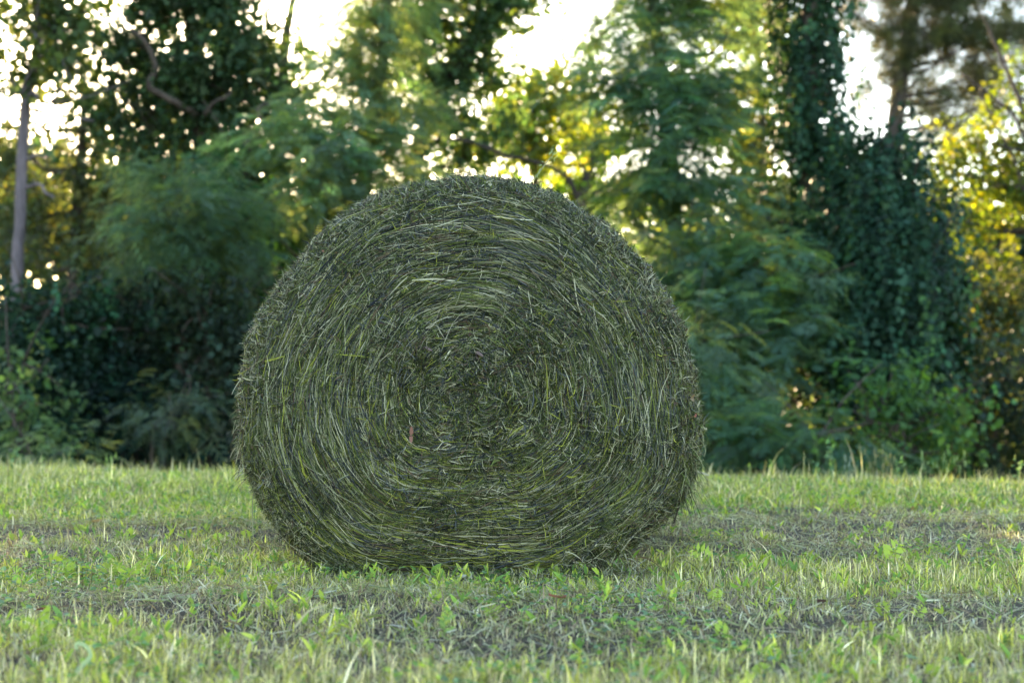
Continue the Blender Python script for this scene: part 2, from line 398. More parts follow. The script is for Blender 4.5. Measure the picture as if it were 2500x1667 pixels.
tree("ivy_tree", "deep green ivy covered tree just left of the feathery grey green branches", "tree",
     [(600, 1180, 16.5), (605, 800, 16.5), (610, 500, 16.5), (600, 330, 16.5)], .14, .06,
     [(560, 370, 60, 50, 16.4, 1, 1.2), (620, 350, 60, 55, 16.6, 1, 1.1), (590, 440, 80, 70, 16.4, 1, 1.3), (650, 480, 70, 90, 16.5, 1, 1.2), (600, 560, 90, 90, 16.4, 1, 1.2), (520, 420, 50, 40, 16.3, 1, .9), (650, 620, 90, 90, 16.5, 1, 1.2), (560, 680, 100, 90, 16.5, 1, 1.2)], DRAPE, 6,
     mat=M_DARKLEAF, base=(.028, .085, .034), size=.075, gap=.28, per_m2=24, strand=.6, per_strand=10, yellow=.12)
# -- dark understorey on the left
for i, (lab, base, L, Y, st) in enumerate([
    ("dark vine tangled shrub under the slender pale trunk", (.026, .072, .042), [(60, 740, 110, 70), (50, 735, 60, 45), (30, 780, 70, 50), (190, 720, 110, 60), (20, 860, 90, 90), (130, 840, 130, 80), (70, 960, 120, 90)], 14.6, DRAPE),
    ("blue green shrub with a dark hollow under it, left of the bale", (.036, .078, .058), [(300, 700, 120, 60), (400, 680, 90, 50), (260, 800, 110, 70), (380, 790, 110, 60), (330, 900, 90, 60)], 15.2, OVAL),
    ("dark grey green shrub right behind the left shoulder of the bale", (.05, .085, .055), [(520, 690, 80, 55), (570, 770, 70, 80), (500, 800, 80, 60), (560, 900, 70, 90), (480, 880, 60, 50)], 14.8, OVAL),
    ("very dark shrub low in the shade left of the bale", (.022, .056, .042), [(240, 1010, 110, 80), (140, 1060, 90, 70), (330, 1060, 120, 70), (200, 900, 90, 70), (420, 980, 90, 60), (440, 1090, 140, 60), (560, 1050, 110, 80)], 14.9, OVAL)]):
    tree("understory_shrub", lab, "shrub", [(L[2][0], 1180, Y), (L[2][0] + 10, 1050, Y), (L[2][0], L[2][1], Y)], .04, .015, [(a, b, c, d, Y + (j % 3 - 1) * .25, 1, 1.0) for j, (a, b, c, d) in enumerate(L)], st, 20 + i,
         base=tuple(.42 * q for q in base), mat=M_DARKLEAF, size=.062, gap=.38, per_m2=46 if st is OVAL else 30, yellow=.05, var=.35)  # base darkened to paint the deep shade low in the woods
tree("small_pine", "small grey green pine on two thin stems beside the left flank of the bale", "pine tree",
     [(395, 1180, 14.2), (398, 1110, 14.2), (404, 1060, 14.2), (420, 1000, 14.2)], .035, .015,
     [(420, 1000, 60, 32, 14.2, 1, 1.3), (470, 985, 50, 35, 14.2, 1, 1.2), (385, 1020, 35, 25, 14.2, 1, 1)], FROND, 30, mat=M_FEATHER, branches=[([(372, 1150, 14.2), (370, 1100, 14.2), (372, 1060, 14.2), (390, 1020, 14.2)], .022, .014)],
     base=(.075, .115, .085), ln=.2, gap=.2, per_m2=32, pairs=7, yellow=.05)
tree("pale_shrub", "pale green leafy shrub in the bottom left corner of the woods", "shrub",
     [(40, 1180, 13.4), (38, 1080, 13.4), (30, 950, 13.4)], .03, .012,
     [(30, 890, 55, 45, 13.4, 1, .9), (65, 860, 30, 30, 13.4, 1, .7), (20, 980, 70, 55, 13.4, 1, .9), (70, 1040, 45, 50, 13.3, 1, 1), (15, 1080, 60, 50, 13.3, 1, 1)], OVAL, 31,
     base=(.055, .10, .045), size=.065, gap=.30, per_m2=30, yellow=.1)
tree("low_bush", "low rounded silvery green bush on the field edge at left", "bush",
     [(125, 1190, 12.6), (125, 1160, 12.6), (122, 1130, 12.6)], .02, .01,
     [(120, 1130, 50, 30, 12.6, 1, 1.4), (160, 1140, 30, 24, 12.5, 1, 1.2), (85, 1140, 35, 26, 12.6, 1, 1.2)], FROND, 32, mat=M_FEATHER, base=(.10, .16, .11), ln=.16, gap=.15, per_m2=50, pairs=6)

# -- feathery trees in the middle
tree("feathery_tree", "feathery grey green tree rising behind the left of the bale, its top lit yellow", "tree",
     [(860, 1180, 17), (870, 800, 17), (880, 560, 17), (905, 300, 17), (940, 100, 17.2), (950, -150, 17.3)], .13, .05,
     [(720, 300, 70, 32, 16.2, 0.5, 1.25), (790, 330, 80, 40, 16.2, 0.5, 1.38), (700, 360, 60, 35, 16, 0.5, 1.25), (770, 400, 80, 45, 16, 0.5, 1.38), (850, 380, 60, 45, 16.2, 0.5, 1.25), (730, 470, 60, 40, 16, 0.5, 1.25), (800, 480, 75, 45, 16, 0.5, 1.38), (760, 550, 70, 45, 15.8, 0.5, 1.25),
      (690, 590, 60, 32, 15.8, 0.5, 1.12), (650, 650, 60, 36, 15.6, 0.5, 1.12), (590, 700, 55, 40, 15.6, 0.5, 1), (845, 40, 45, 40, 16.9, 0.24, 0.68), (900, 20, 60, 45, 16.9, 0.24, 0.748), (830, 200, 50, 45, 16.8, 0.24, 0.612), (960, 60, 50, 60, 17.1, 0.3, 0.85), (790, 260, 45, 22, 16.6, 0.5, 0.6), (890, 90, 65, 75, 17, 0.24, 0.936), (880, 190, 75, 60, 16.8, 0.24, 0.848), (850, 240, 60, 40, 16.6, 0.24, 0.596), (940, 160, 60, 70, 17.1, 0.24, 0.762),
      (910, 290, 80, 45, 17, 0.24, 0.762), (980, 240, 50, 50, 17.2, 0.3, 0.745), (830, 130, 35, 28, 16.8, 0.24, 0.51), (990, 330, 70, 50, 17, 0.3, 0.952), (930, 400, 70, 50, 16.8, 0.5, 1.12), (920, 480, 70, 50, 16.5, 0.5, 1.12), (850, 560, 80, 60, 16.4, 0.5, 1.25), (640, 800, 70, 80, 15.6, 0.5, 1.12), (700, 720, 80, 70, 15.8, 0.5, 1.12),
      (880, -30, 90, 70, 17, 0.24, 0.936), (980, -70, 90, 70, 17.2, 0.3, 0.952), (930, -200, 130, 90, 17.3, 0.24, 0.848)], FROND, 40, mat=M_FEATHER,
     branches=[([(905, 420, 16.6), (885, 330, 16.6), (870, 290, 16.5), (850, 240, 16.5)], .03, .012)],
     base=FEATH, ln=.30, gap=.30, per_m2=26, yellow=.1)
tree("leaning_tree", "loose airy tree with a thick limb leaning right into the sky above the bale", "tree",
     [(960, 1180, 19.5), (985, 700, 19.5), (1010, 420, 19.5), (1060, 260, 19.4), (1110, 170, 19.4), (1180, 75, 19.3), (1225, 5, 19.2), (1290, -90, 19.2)], .13, .08,
     [(1060, 40, 60, 50, 19.4, 0.6, 0.945), (1120, 80, 50, 50, 19.4, 0.6, 1.08), (1150, 20, 60, 40, 19.3, 0.6, 1.08), (1230, 30, 70, 35, 19.2, 0.6, 0.81), (1270, 15, 40, 25, 19.2, 0.6, 0.675), (1020, 130, 45, 50, 19.5, 0.6, 0.675), (1130, 160, 60, 50, 19.4, 0.6, 0.945), (1210, 115, 70, 22, 19.2, 0.6, 0.608), (1090, 240, 60, 50, 19.4, 0.6, 0.81),
      (1180, 210, 45, 45, 19.4, 0.6, 0.675), (1060, 320, 60, 45, 19.5, 0.6, 0.945), (1130, 310, 50, 40, 19.4, 0.6, 0.675), (1180, 280, 50, 40, 19.4, 0.6, 0.945), (1110, 390, 60, 40, 19.5, 0.6, 0.675), (1000, 30, 60, 50, 19.4, 0.6, 1), (1040, 190, 50, 60, 19.5, 0.6, .9), (1110, 200, 50, 50, 19.4, .6, .8), (1000, 270, 50, 50, 19.5, .6, .8), (1160, 380, 60, 40, 19.5, .6, .7), (1240, 130, 40, 22, 19.2, .6, .5), (1200, -60, 150, 60, 19.2, 0.6, 1.22), (1060, -80, 100, 80, 19.4, 0.6, 1.08)], OVAL, 41,
     base=(.055, .10, .05), size=.08, gap=.26, per_m2=54, yellow=.12,
     branches=[([(1060, 330, 19.3), (1085, 335, 19.0), (1160, 350, 18.8), (1230, 378, 18.6), (1330, 402, 18.6), (1390, 440, 18.6)], .035, .022), ([(1110, 170, 19.3), (1070, 210, 19.2), (1050, 280, 19.2)], .04, .03)])
tree("sunlit_round_tree", "small round topped tree with sunlit yellow leaves above the middle of the bale", "tree",
     [(1310, 1180, 22), (1312, 800, 22), (1308, 450, 22), (1300, 260, 22)], .10, .03,
     [(1270, 230, 55, 45, 22, 0.6, 1.32), (1340, 220, 45, 38, 22, 0.6, 1.2), (1240, 290, 60, 45, 22, 0.6, 1.08), (1320, 290, 70, 45, 22, 0.6, 1.08), (1400, 260, 45, 60, 22.2, 0.6, 0.96), (1270, 360, 70, 45, 22, 0.6, 0.72), (1220, 350, 40, 40, 22, 0.6, 0.6), (1350, 350, 60, 40, 22, 0.6, 0.84), (1410, 200, 30, 35, 22.2, 0.6, 0.84)], OVAL, 42,
     mat=M_LIME, base=(.075, .115, .05), size=.085, gap=.28, per_m2=44, yellow=.3)
tree("yellow_green_tree", "glowing yellow green tree with a dark trunk right of the top of the bale", "tree",
     [(1420, 1180, 25), (1418, 700, 25), (1426, 500, 25), (1440, 370, 25), (1450, 280, 25)], .16, .07,
     [(1360, 420, 70, 55, 25.3, 1, .8), (1430, 340, 90, 60, 25.4, 1, .8), (1500, 420, 70, 60, 25.4, 1, .8), (1390, 500, 80, 55, 25.4, 1, .7), (1500, 520, 90, 60, 25.4, 1, .8), (1450, 600, 110, 70, 25.4, 1, .8), (1580, 480, 80, 60, 25.4, 1, .8), (1520, 360, 70, 60, 25.4, 1, .9), (1560, 420, 70, 60, 25.4, 1, .8), (1480, 300, 60, 40, 25.4, 1, .7), (1340, 480, 70, 50, 25.3, 1, .8), (1330, 370, 45, 45, 25.3, 1, .6)], OVAL, 43,
     mat=M_LIME, base=LIME, size=.10, gap=.33, per_m2=20, yellow=.3, shell=.2,
     branches=[([(1426, 520, 24.6), (1390, 440, 24.5), (1345, 395, 24.4), (1300, 380, 24.3)], .06, .03)])
tree("tall_feathery_tree", "tall feathery blue green tree with drooping boughs right of the bale", "tree",
     [(1660, 1180, 16.5), (1655, 800, 16.5), (1640, 500, 16.5), (1625, 250, 16.5), (1600, 50, 16.6), (1590, -200, 16.8)], .15, .06,
     [(1500, 110, 45, 45, 16.6, 0.24, 0.726), (1790, 60, 60, 60, 16.8, 0.24, 0.933), (1780, 170, 60, 50, 16.7, 0.24, 0.829), (1530, 520, 60, 50, 16.2, 0.5, 0.45), (1550, 60, 60, 60, 16.6, 0.24, 1.17), (1620, 50, 80, 60, 16.6, 0.24, 1.3), (1710, 40, 90, 60, 16.8, 0.24, 1.17), (1540, 150, 60, 60, 16.4, 0.24, 1.3), (1620, 150, 80, 60, 16.2, 0.24, 1.43), (1700, 130, 80, 60, 16.6, 0.24, 1.3), (1510, 230, 60, 50, 16.3, 0.3, 1.08), (1590, 240, 90, 60, 16, 0.3, 1.44), (1690, 230, 90, 70, 16.3, 0.3, 1.32),
      (1550, 330, 80, 50, 16, 0.5, 0.69), (1650, 330, 100, 60, 15.9, 0.5, 1.5), (1730, 300, 60, 60, 16.3, 0.5, 1.12), (1560, 420, 70, 50, 16, 0.5, 0.625), (1660, 420, 100, 55, 15.8, 0.5, 1.5), (1740, 420, 60, 60, 16.2, 0.5, 0.875), (1600, 500, 90, 55, 15.8, 0.5, 0.625), (1700, 510, 80, 55, 15.8, 0.5, 1.25),
      (1640, 590, 110, 60, 15.7, 0.5, 1.38), (1750, 610, 90, 55, 15.4, 0.5, 1.25), (1850, 640, 90, 45, 15, 0.5, 1.25), (1930, 650, 45, 40, 14.8, 0.5, 1.12), (1800, 720, 110, 60, 15, 0.5, 1.5), (1900, 740, 110, 60, 14.8, 0.5, 1.38), (2000, 770, 60, 50, 14.6, 0.5, 1.25), (1700, 700, 90, 60, 15.4, 0.5, 1.38),
      (1830, 820, 120, 50, 14.8, 0.5, 1.38), (1950, 860, 90, 50, 14.6, 0.5, 1.25), (1740, 830, 90, 60, 15, 0.5, 1.25), (1900, 940, 100, 55, 14.6, 0.5, 1.12), (1800, 940, 90, 60, 14.9, 0.5, 1.12), (2000, 930, 50, 40, 14.5, 0.5, 1),
      (1650, -60, 130, 70, 16.6, 0.24, 1.3), (1570, -120, 120, 80, 16.7, 0.24, 1.3), (1700, -190, 140, 90, 16.8, 0.24, 1.17)], FROND, 44, mat=M_FEATHER,
     base=(.056, .112, .084), ln=.32, gap=.31, per_m2=20, yellow=.08)
tree("feathery_shrub", "pale feathery shrub peeping out at the right flank of the bale", "shrub",
     [(1690, 1180, 14.2), (1690, 1080, 14.2), (1685, 900, 14.2)], .03, .015,
     [(1700, 800, 50, 45, 14.2, 1, 1.1), (1720, 870, 65, 50, 14.1, 1, 1.2), (1740, 930, 65, 50, 14.1, 1, 1.1), (1690, 960, 70, 60, 14.2, 1, 1), (1650, 880, 60, 70, 14.3, 1, 1)], FROND, 45, mat=M_FEATHER, base=(.085, .14, .105), ln=.28, gap=.22, per_m2=24)
tree("drooping_shrub", "low feathery shrub with fanned boughs on the field edge right of the bale", "shrub",
     [(1900, 1190, 13.2), (1905, 1140, 13.2), (1910, 1080, 13.2)], .03, .015,
     [(1850, 1080, 80, 45, 13.2, 1, .9), (1950, 1070, 100, 40, 13, 1, 1), (2040, 1085, 60, 35, 13, 1, .9), (1770, 1090, 70, 60, 13.4, 1, .9), (1900, 1130, 130, 40, 13.1, 1, .9), (1720, 1050, 60, 60, 13.6, 1, .8)], FROND, 46, mat=M_FEATHER, base=(.05, .10, .07), ln=.28, gap=.28, per_m2=20)

tree("lacy_tree", "lacy half bare tree with yellow leaf clusters between the feathery tree and the vine column", "tree",
     [(1868, 1180, 21), (1866, 700, 21), (1862, 350, 21), (1850, 150, 21), (1846, -80, 21)], .10, .03,
     [(1820, 40, 50, 40, 21, 0.6, 0.84), (1880, 30, 50, 50, 21, 0.6, 0.96), (1790, 110, 40, 40, 21, 0.6, 0.72), (1900, 100, 40, 50, 21, 0.6, 1.2), (1890, 200, 40, 50, 21, 0.6, 0.96), (1830, 170, 40, 35, 21, 0.6, 0.48), (1820, 275, 75, 28, 20.5, 0.6, 1.92), (1890, 300, 40, 50, 21, 0.6, 0.96), (1860, 400, 60, 50, 21, 0.6, 1.08),
      (1800, 380, 50, 40, 21, 0.6, 0.72), (1850, 500, 70, 50, 21, 0.6, 1.2), (1900, 550, 60, 60, 21, 0.6, 1.2), (1850, -60, 90, 60, 21, 0.6, 1.08)], OVAL, 48, mat=M_LIME, base=(.07, .10, .04), size=.095, gap=.32, per_m2=34, yellow=.25,
     branches=[([(1866, 420, 20.7), (1850, 370, 20.6), (1835, 350, 20.6), (1822, 385, 20.5)], .03, .015)])
tree("sun_screen_shrub", "dense shrub added unseen straight behind the bale to block the low sun", "shrub",
     [(1120, 1190, 16.2), (1125, 1000, 16.2), (1130, 700, 16.2)], .05, .02,
     [(900, 700, 110, 90, 16.2, 1, 1), (1030, 550, 110, 90, 16.3, 1, 1), (1160, 560, 110, 90, 16.2, 1, 1), (1290, 720, 110, 100, 16.2, 1, 1), (1280, 860, 110, 100, 16.2, 1, 1), (1270, 600, 110, 90, 16.4, 1, 1), (930, 590, 90, 90, 16.6, 1, 1), (1100, 690, 120, 80, 16.2, 1, 1), (1000, 820, 120, 100, 16, 1, 1), (1180, 840, 120, 100, 16, 1, 1), (950, 980, 120, 90, 15.9, 1, 1), (1130, 1000, 130, 90, 15.9, 1, 1)], OVAL, 49, mat=M_DARKLEAF, base=DARK, size=.09, gap=.28, per_m2=20)  # hidden by the bale, added to keep sun flecks off the field
tree("sun_screen_shrub", "dense shrub added unseen behind the right shoulder of the bale to block the low sun", "shrub",
     [(1470, 1190, 16.4), (1465, 1000, 16.4), (1460, 700, 16.4)], .05, .02,
     [(1400, 690, 90, 80, 16.4, 1, 1), (1500, 650, 90, 70, 16.5, 1, 1), (1580, 700, 80, 80, 16.3, 1, 1), (1420, 840, 110, 90, 16.2, 1, 1), (1550, 840, 100, 90, 16.2, 1, 1), (1330, 980, 120, 90, 16, 1, 1), (1500, 990, 120, 90, 16, 1, 1), (1620, 940, 90, 90, 16, 1, 1)], OVAL, 59, mat=M_DARKLEAF, base=(.04, .08, .045), size=.085, gap=.28, per_m2=20)  # also an added, hidden screen against sun flecks on the grass

# -- vine smothered trees and pine on the right
tree("vine_column", "tall column of dark hanging vines smothering a trunk right of the feathery tree", "vine covered tree",
     [(1985, 1180, 16.4), (1985, 700, 16.4), (1975, 300, 16.4), (1980, 0, 16.4), (1985, -250, 16.4)], .14, .08,
     [(1985, -10, 58, 75, 16.4, 1, 1.3), (1975, 90, 62, 80, 16.4, 1, 1.3), (1975, 190, 62, 80, 16.4, 1, 1.3), (1975, 290, 68, 80, 16.3, 1, 1.3), (1985, 390, 75, 80, 16.3, 1, 1.3), (1990, 500, 85, 90, 16.2, 1, 1.2), (1995, 620, 95, 90, 16, 1, 1.2), (2010, 740, 90, 90, 15.8, 1, 1.1), (2030, 860, 90, 90, 15.8, 1, 1.1),
      (1985, -130, 90, 90, 16.4, 1, 1.2), (1985, -280, 110, 110, 16.4, 1, 1.2), (2045, 300, 30, 60, 16.4, 1, .9)], DRAPE, 50, mat=M_DARKLEAF, base=(.018, .048, .025), size=.06, gap=.30, per_m2=40, strand=.7, per_strand=14, var=.35, yellow=.1)
tree("vine_mound", "huge dark mound of draped vines hanging to the ground at the right", "vine covered tree",
     [(2190, 1180, 15.5), (2190, 800, 15.5), (2180, 500, 15.5), (2170, 330, 15.5)], .14, .05,
     [(2160, 330, 55, 45, 15.5, 1, .9), (2215, 330, 50, 45, 15.5, 1, .9), (2110, 370, 55, 55, 15.5, 1, .7), (2180, 420, 90, 70, 15.3, 1, 1.1), (2240, 460, 70, 80, 15.3, 1, 1.2), (2110, 480, 75, 70, 15.3, 1, .9), (2190, 560, 110, 90, 15, 1, 1.2), (2260, 620, 75, 100, 15, 1, 1.2), (2110, 620, 90, 90, 15, 1, 1.1),
      (2200, 720, 120, 100, 14.8, 1, 1.2), (2280, 760, 60, 90, 14.9, 1, 1.1), (2100, 780, 100, 100, 14.8, 1, 1.1), (2200, 860, 120, 90, 14.7, 1, 1.1), (2090, 910, 80, 80, 14.8, 1, 1)], DRAPE, 51, mat=M_DARKLEAF, base=(.016, .044, .025), size=.06, gap=.32, per_m2=40, strand=.8, per_strand=15, var=.35, yellow=.1)
tree("leafy_bush", "lighter green leafy bush at the foot of the vine mound", "bush",
     [(2200, 1190, 13.4), (2205, 1110, 13.4), (2200, 1000, 13.4)], .035, .015,
     [(2150, 960, 60, 45, 13.4, 1, .9), (2230, 970, 70, 50, 13.4, 1, 1), (2290, 1010, 45, 60, 13.5, 1, .9), (2180, 1040, 80, 50, 13.2, 1, 1), (2080, 1000, 50, 40, 13.4, 1, .8), (2240, 1090, 70, 55, 13.2, 1, 1), (2110, 1090, 60, 40, 13.3, 1, .8)], OVAL, 52, base=(.045, .10, .036), size=.06, gap=.30, per_m2=34, yellow=.25)
tree("pine_tree", "brownish open pine with a straight dark trunk and needle tufts against the sky at right", "pine tree",
     [(2170, 1180, 24), (2172, 600, 24), (2188, 300, 24), (2200, 180, 24), (2222, 60, 24), (2245, -100, 24)], .16, .11,
     [(2130, 60, 60, 35, 24, 1, .9), (2080, 20, 50, 30, 24, 1, .9), (2340, 270, 60, 40, 24, 1, .8), (2440, 230, 60, 45, 23.8, 1, .9), (2490, 150, 50, 50, 23.6, 1, 1), (2200, 100, 50, 40, 24, 1, .8), (2200, 40, 60, 40, 24, 1, 1), (2290, 50, 80, 40, 23.8, 1, 1.1), (2380, 40, 90, 45, 23.6, 1, 1.2), (2460, 60, 70, 50, 23.5, 1, 1.2), (2150, 130, 50, 35, 24, 1, .8), (2250, 110, 60, 40, 24, 1, .7), (2330, 130, 80, 40, 23.8, 1, .9), (2430, 140, 80, 50, 23.6, 1, 1.1),
      (2150, 200, 40, 22, 24, 1, .8), (2240, 200, 55, 35, 24, 1, .8), (2310, 210, 70, 40, 24, 1, .9), (2390, 230, 60, 40, 23.8, 1, .8), (2130, 240, 22, 18, 24, 1, .8), (2270, 300, 45, 40, 24, 1, .8), (2300, 340, 35, 50, 24, 1, .8),
      (2250, -60, 180, 70, 24, 1, 1), (2430, -80, 150, 80, 23.6, 1, 1)], NEEDLE, 53, mat=M_NEEDLE, base=(.07, .085, .04), ln=.2, gap=.30, per_m2=17, yellow=.15, wid=.010, needles=16)
tree("branchy_tree", "yellow green tree with long slanting bare branches at the right edge", "tree",
     [(2540, 1180, 19), (2535, 700, 19), (2520, 400, 19), (2490, 250, 19), (2430, 110, 19), (2400, 40, 19)], .07, .008,
     [(2350, 330, 60, 45, 19.4, 1, .6), (2430, 330, 70, 60, 19.4, 1, .7), (2490, 280, 50, 70, 19.4, 1, .7), (2370, 430, 70, 50, 19.4, 1, .8), (2460, 420, 80, 50, 19.4, 1, .7), (2330, 520, 50, 60, 19.4, 1, .8), (2420, 520, 80, 55, 19.4, 1, .8), (2490, 500, 60, 60, 19.4, 1, .7), (2290, 400, 40, 60, 19.4, 1, .7),
      (2360, 610, 80, 50, 19.4, 1, .8), (2460, 620, 80, 60, 19.4, 1, .8), (2540, 420, 80, 120, 19.4, 1, .8), (2560, 200, 90, 100, 19.4, 1, .8)], OVAL, 54, mat=M_LIME, base=(.052, .085, .025), size=.07, gap=.36, per_m2=30, yellow=.3, shell=.25,
     branches=[([(2530, 420, 18.9), (2480, 290, 18.8), (2420, 235, 18.8), (2350, 180, 18.8)], .03, .012), ([(2530, 560, 18.9), (2470, 380, 18.7), (2420, 290, 18.7), (2390, 220, 18.7)], .022, .008), ([(2520, 380, 18.9), (2490, 370, 18.8), (2400, 345, 18.8)], .025, .012)])
for i, (lab, base, L, Y) in enumerate([
    ("olive leaved shrub below the slanting branches at the right edge", (.07, .095, .04), [(2360, 700, 70, 70), (2450, 720, 90, 70), (2520, 760, 70, 80), (2400, 800, 70, 60)], 17.5),
    ("dusky blue green shrub low at the right edge of the woods", (.045, .075, .055), [(2380, 900, 80, 70), (2470, 880, 80, 70), (2420, 990, 100, 70), (2500, 1000, 80, 80), (2360, 1070, 90, 60), (2470, 1090, 110, 60), (2560, 930, 80, 120)], 15.4)]):
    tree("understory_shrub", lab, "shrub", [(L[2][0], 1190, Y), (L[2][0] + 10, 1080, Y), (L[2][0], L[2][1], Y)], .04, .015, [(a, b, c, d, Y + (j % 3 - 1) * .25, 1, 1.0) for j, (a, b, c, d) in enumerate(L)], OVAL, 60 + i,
         base=tuple(.5 * q for q in base), size=.065, gap=.36, per_m2=40, yellow=.1, var=.3)  # leaf colour lowered to paint the understorey shade

# -- the wood behind, one dark mass of far trees
def far_woodland():
    rng = np.random.default_rng(77); g = Geo(); L = []
    for k in range(330):
        Y = rng.uniform(27, 36); px = rng.uniform(-900, 3400)
        top = np.interp(px, [-900, 0, 330, 700, 850, 1000, 1250, 1420, 1600, 2000, 2300, 2500, 3400], [250, 330, 330, 360, 430, 500, 520, 600, 480, 330, 480, 500, 250])
        py = top + 60 + (1060 - top) * rng.random() ** .8; r = rng.uniform(90, 150)
        L.append(lobe(px, py, r, r * .8, Y, 1, .8))
    crown_oval(g, L, rng, (.035, .062, .03), size=.2, per_m2=6, per_twig=9, gap=.26, tl=.7, shell=.3)
    o = g.build("far_woodland", M_DARKLEAF, origin=np.zeros(3)); tag(o, "dim mass of further woodland seen through the gaps between the trees", "woodland", kind="stuff")
far_woodland()

# ------------------------------------------------------------------ field cover
def frustum_points(n, y0, y1, rng, margin=.9):
    """random ground positions in the part of the field the photo looks over, with a margin"""
    y = np.sqrt(rng.uniform(y0 ** 2, y1 ** 2, n)) if y0 > 0 else rng.uniform(y0, y1, n)
    x = rng.uniform(-1, 1, n) * (.37 * y + margin)
    return x, y

def under_bale(x, y): return (np.abs(x + .14) < .42) & (y > 4.62) & (y < 5.8)

SWATH = lambda x: 6.0 + .10 * np.sin(x * 1.3) + .02 * x          # the line of dropped clippings behind the bale
def field_state(x, y):
    p = np.stack([x, y, np.zeros_like(x)], -1)
    lush = .62 * fbm(p * np.array([.6, 1.3, 1]), 1.6, 31, 3) + .22 * noise(p, 7, 36) + .16 * noise(p, 18, 37)             # patches of regrowth
    lush = lush + .16 * np.clip((y - 6.2) / 1.2, 0, 1) + .03 * np.clip((3.7 - y), 0, 1)
    sw = 1.5 * np.exp(-((y - SWATH(x)) / .11) ** 2) + .7 * np.exp(-((y - 4.05 - .06 * x) / .10) ** 2) * (x < .4) + .5 * np.exp(-((y - 5.15) / .15) ** 2)
    sw = sw * (.5 + .8 * noise(p * np.array([1, 2, 1]), 2.2, 38)); return lush - .16 * sw, sw

GREEN = np.array([1.3, 1.18, .95]) * np.array([[.13, .17, .075], [.21, .25, .11], [.30, .33, .14], [.43, .45, .12], [.43, .43, .29], [.58, .56, .43]])
DRY = 1.15 * np.array([[.44, .37, .25], [.36, .30, .21], [.27, .21, .17], [.52, .47, .36], [.20, .15, .12]])

def blade_set(x, y, h, wid, lean, pal_g, dryness, rng, K=4):
    N = len(x); z = ground_z(x, y) - .004
    az = rng.uniform(0, 2 * math.pi, N); t = np.linspace(0, 1, K)
    d = np.stack([np.cos(az), np.sin(az), np.zeros(N)], -1)
    bend = lean[:, None] * t[None] ** 1.8; up = t[None] * (1 - .35 * lean[:, None] * t[None])
    P = np.stack([x, y, z], -1)[:, None] + d[:, None] * (h[:, None] * bend)[..., None] + np.array([0, 0, 1.])[None, None] * (h[:, None] * np.maximum(up, .06 * t))[..., None]
    f = rng.uniform(0, math.pi, N); W = np.stack([np.cos(f), np.sin(f), np.zeros(N)], -1)
    W = np.repeat(W[:, None], K, 1)
    v, q = ribbons(P, W, wid, np.array([.8, 1, .75, .12])[:K])
    dry = rng.random(N) < dryness
    c = np.where(dry[:, None], DRY[rng.integers(0, len(DRY), N)], GREEN[rng.choice(len(GREEN), N, p=pal_g)])
    c = c * np.exp(rng.normal(-.04, .34, (N, 1)))
    return v, q, np.repeat(c, K * 2, 0)

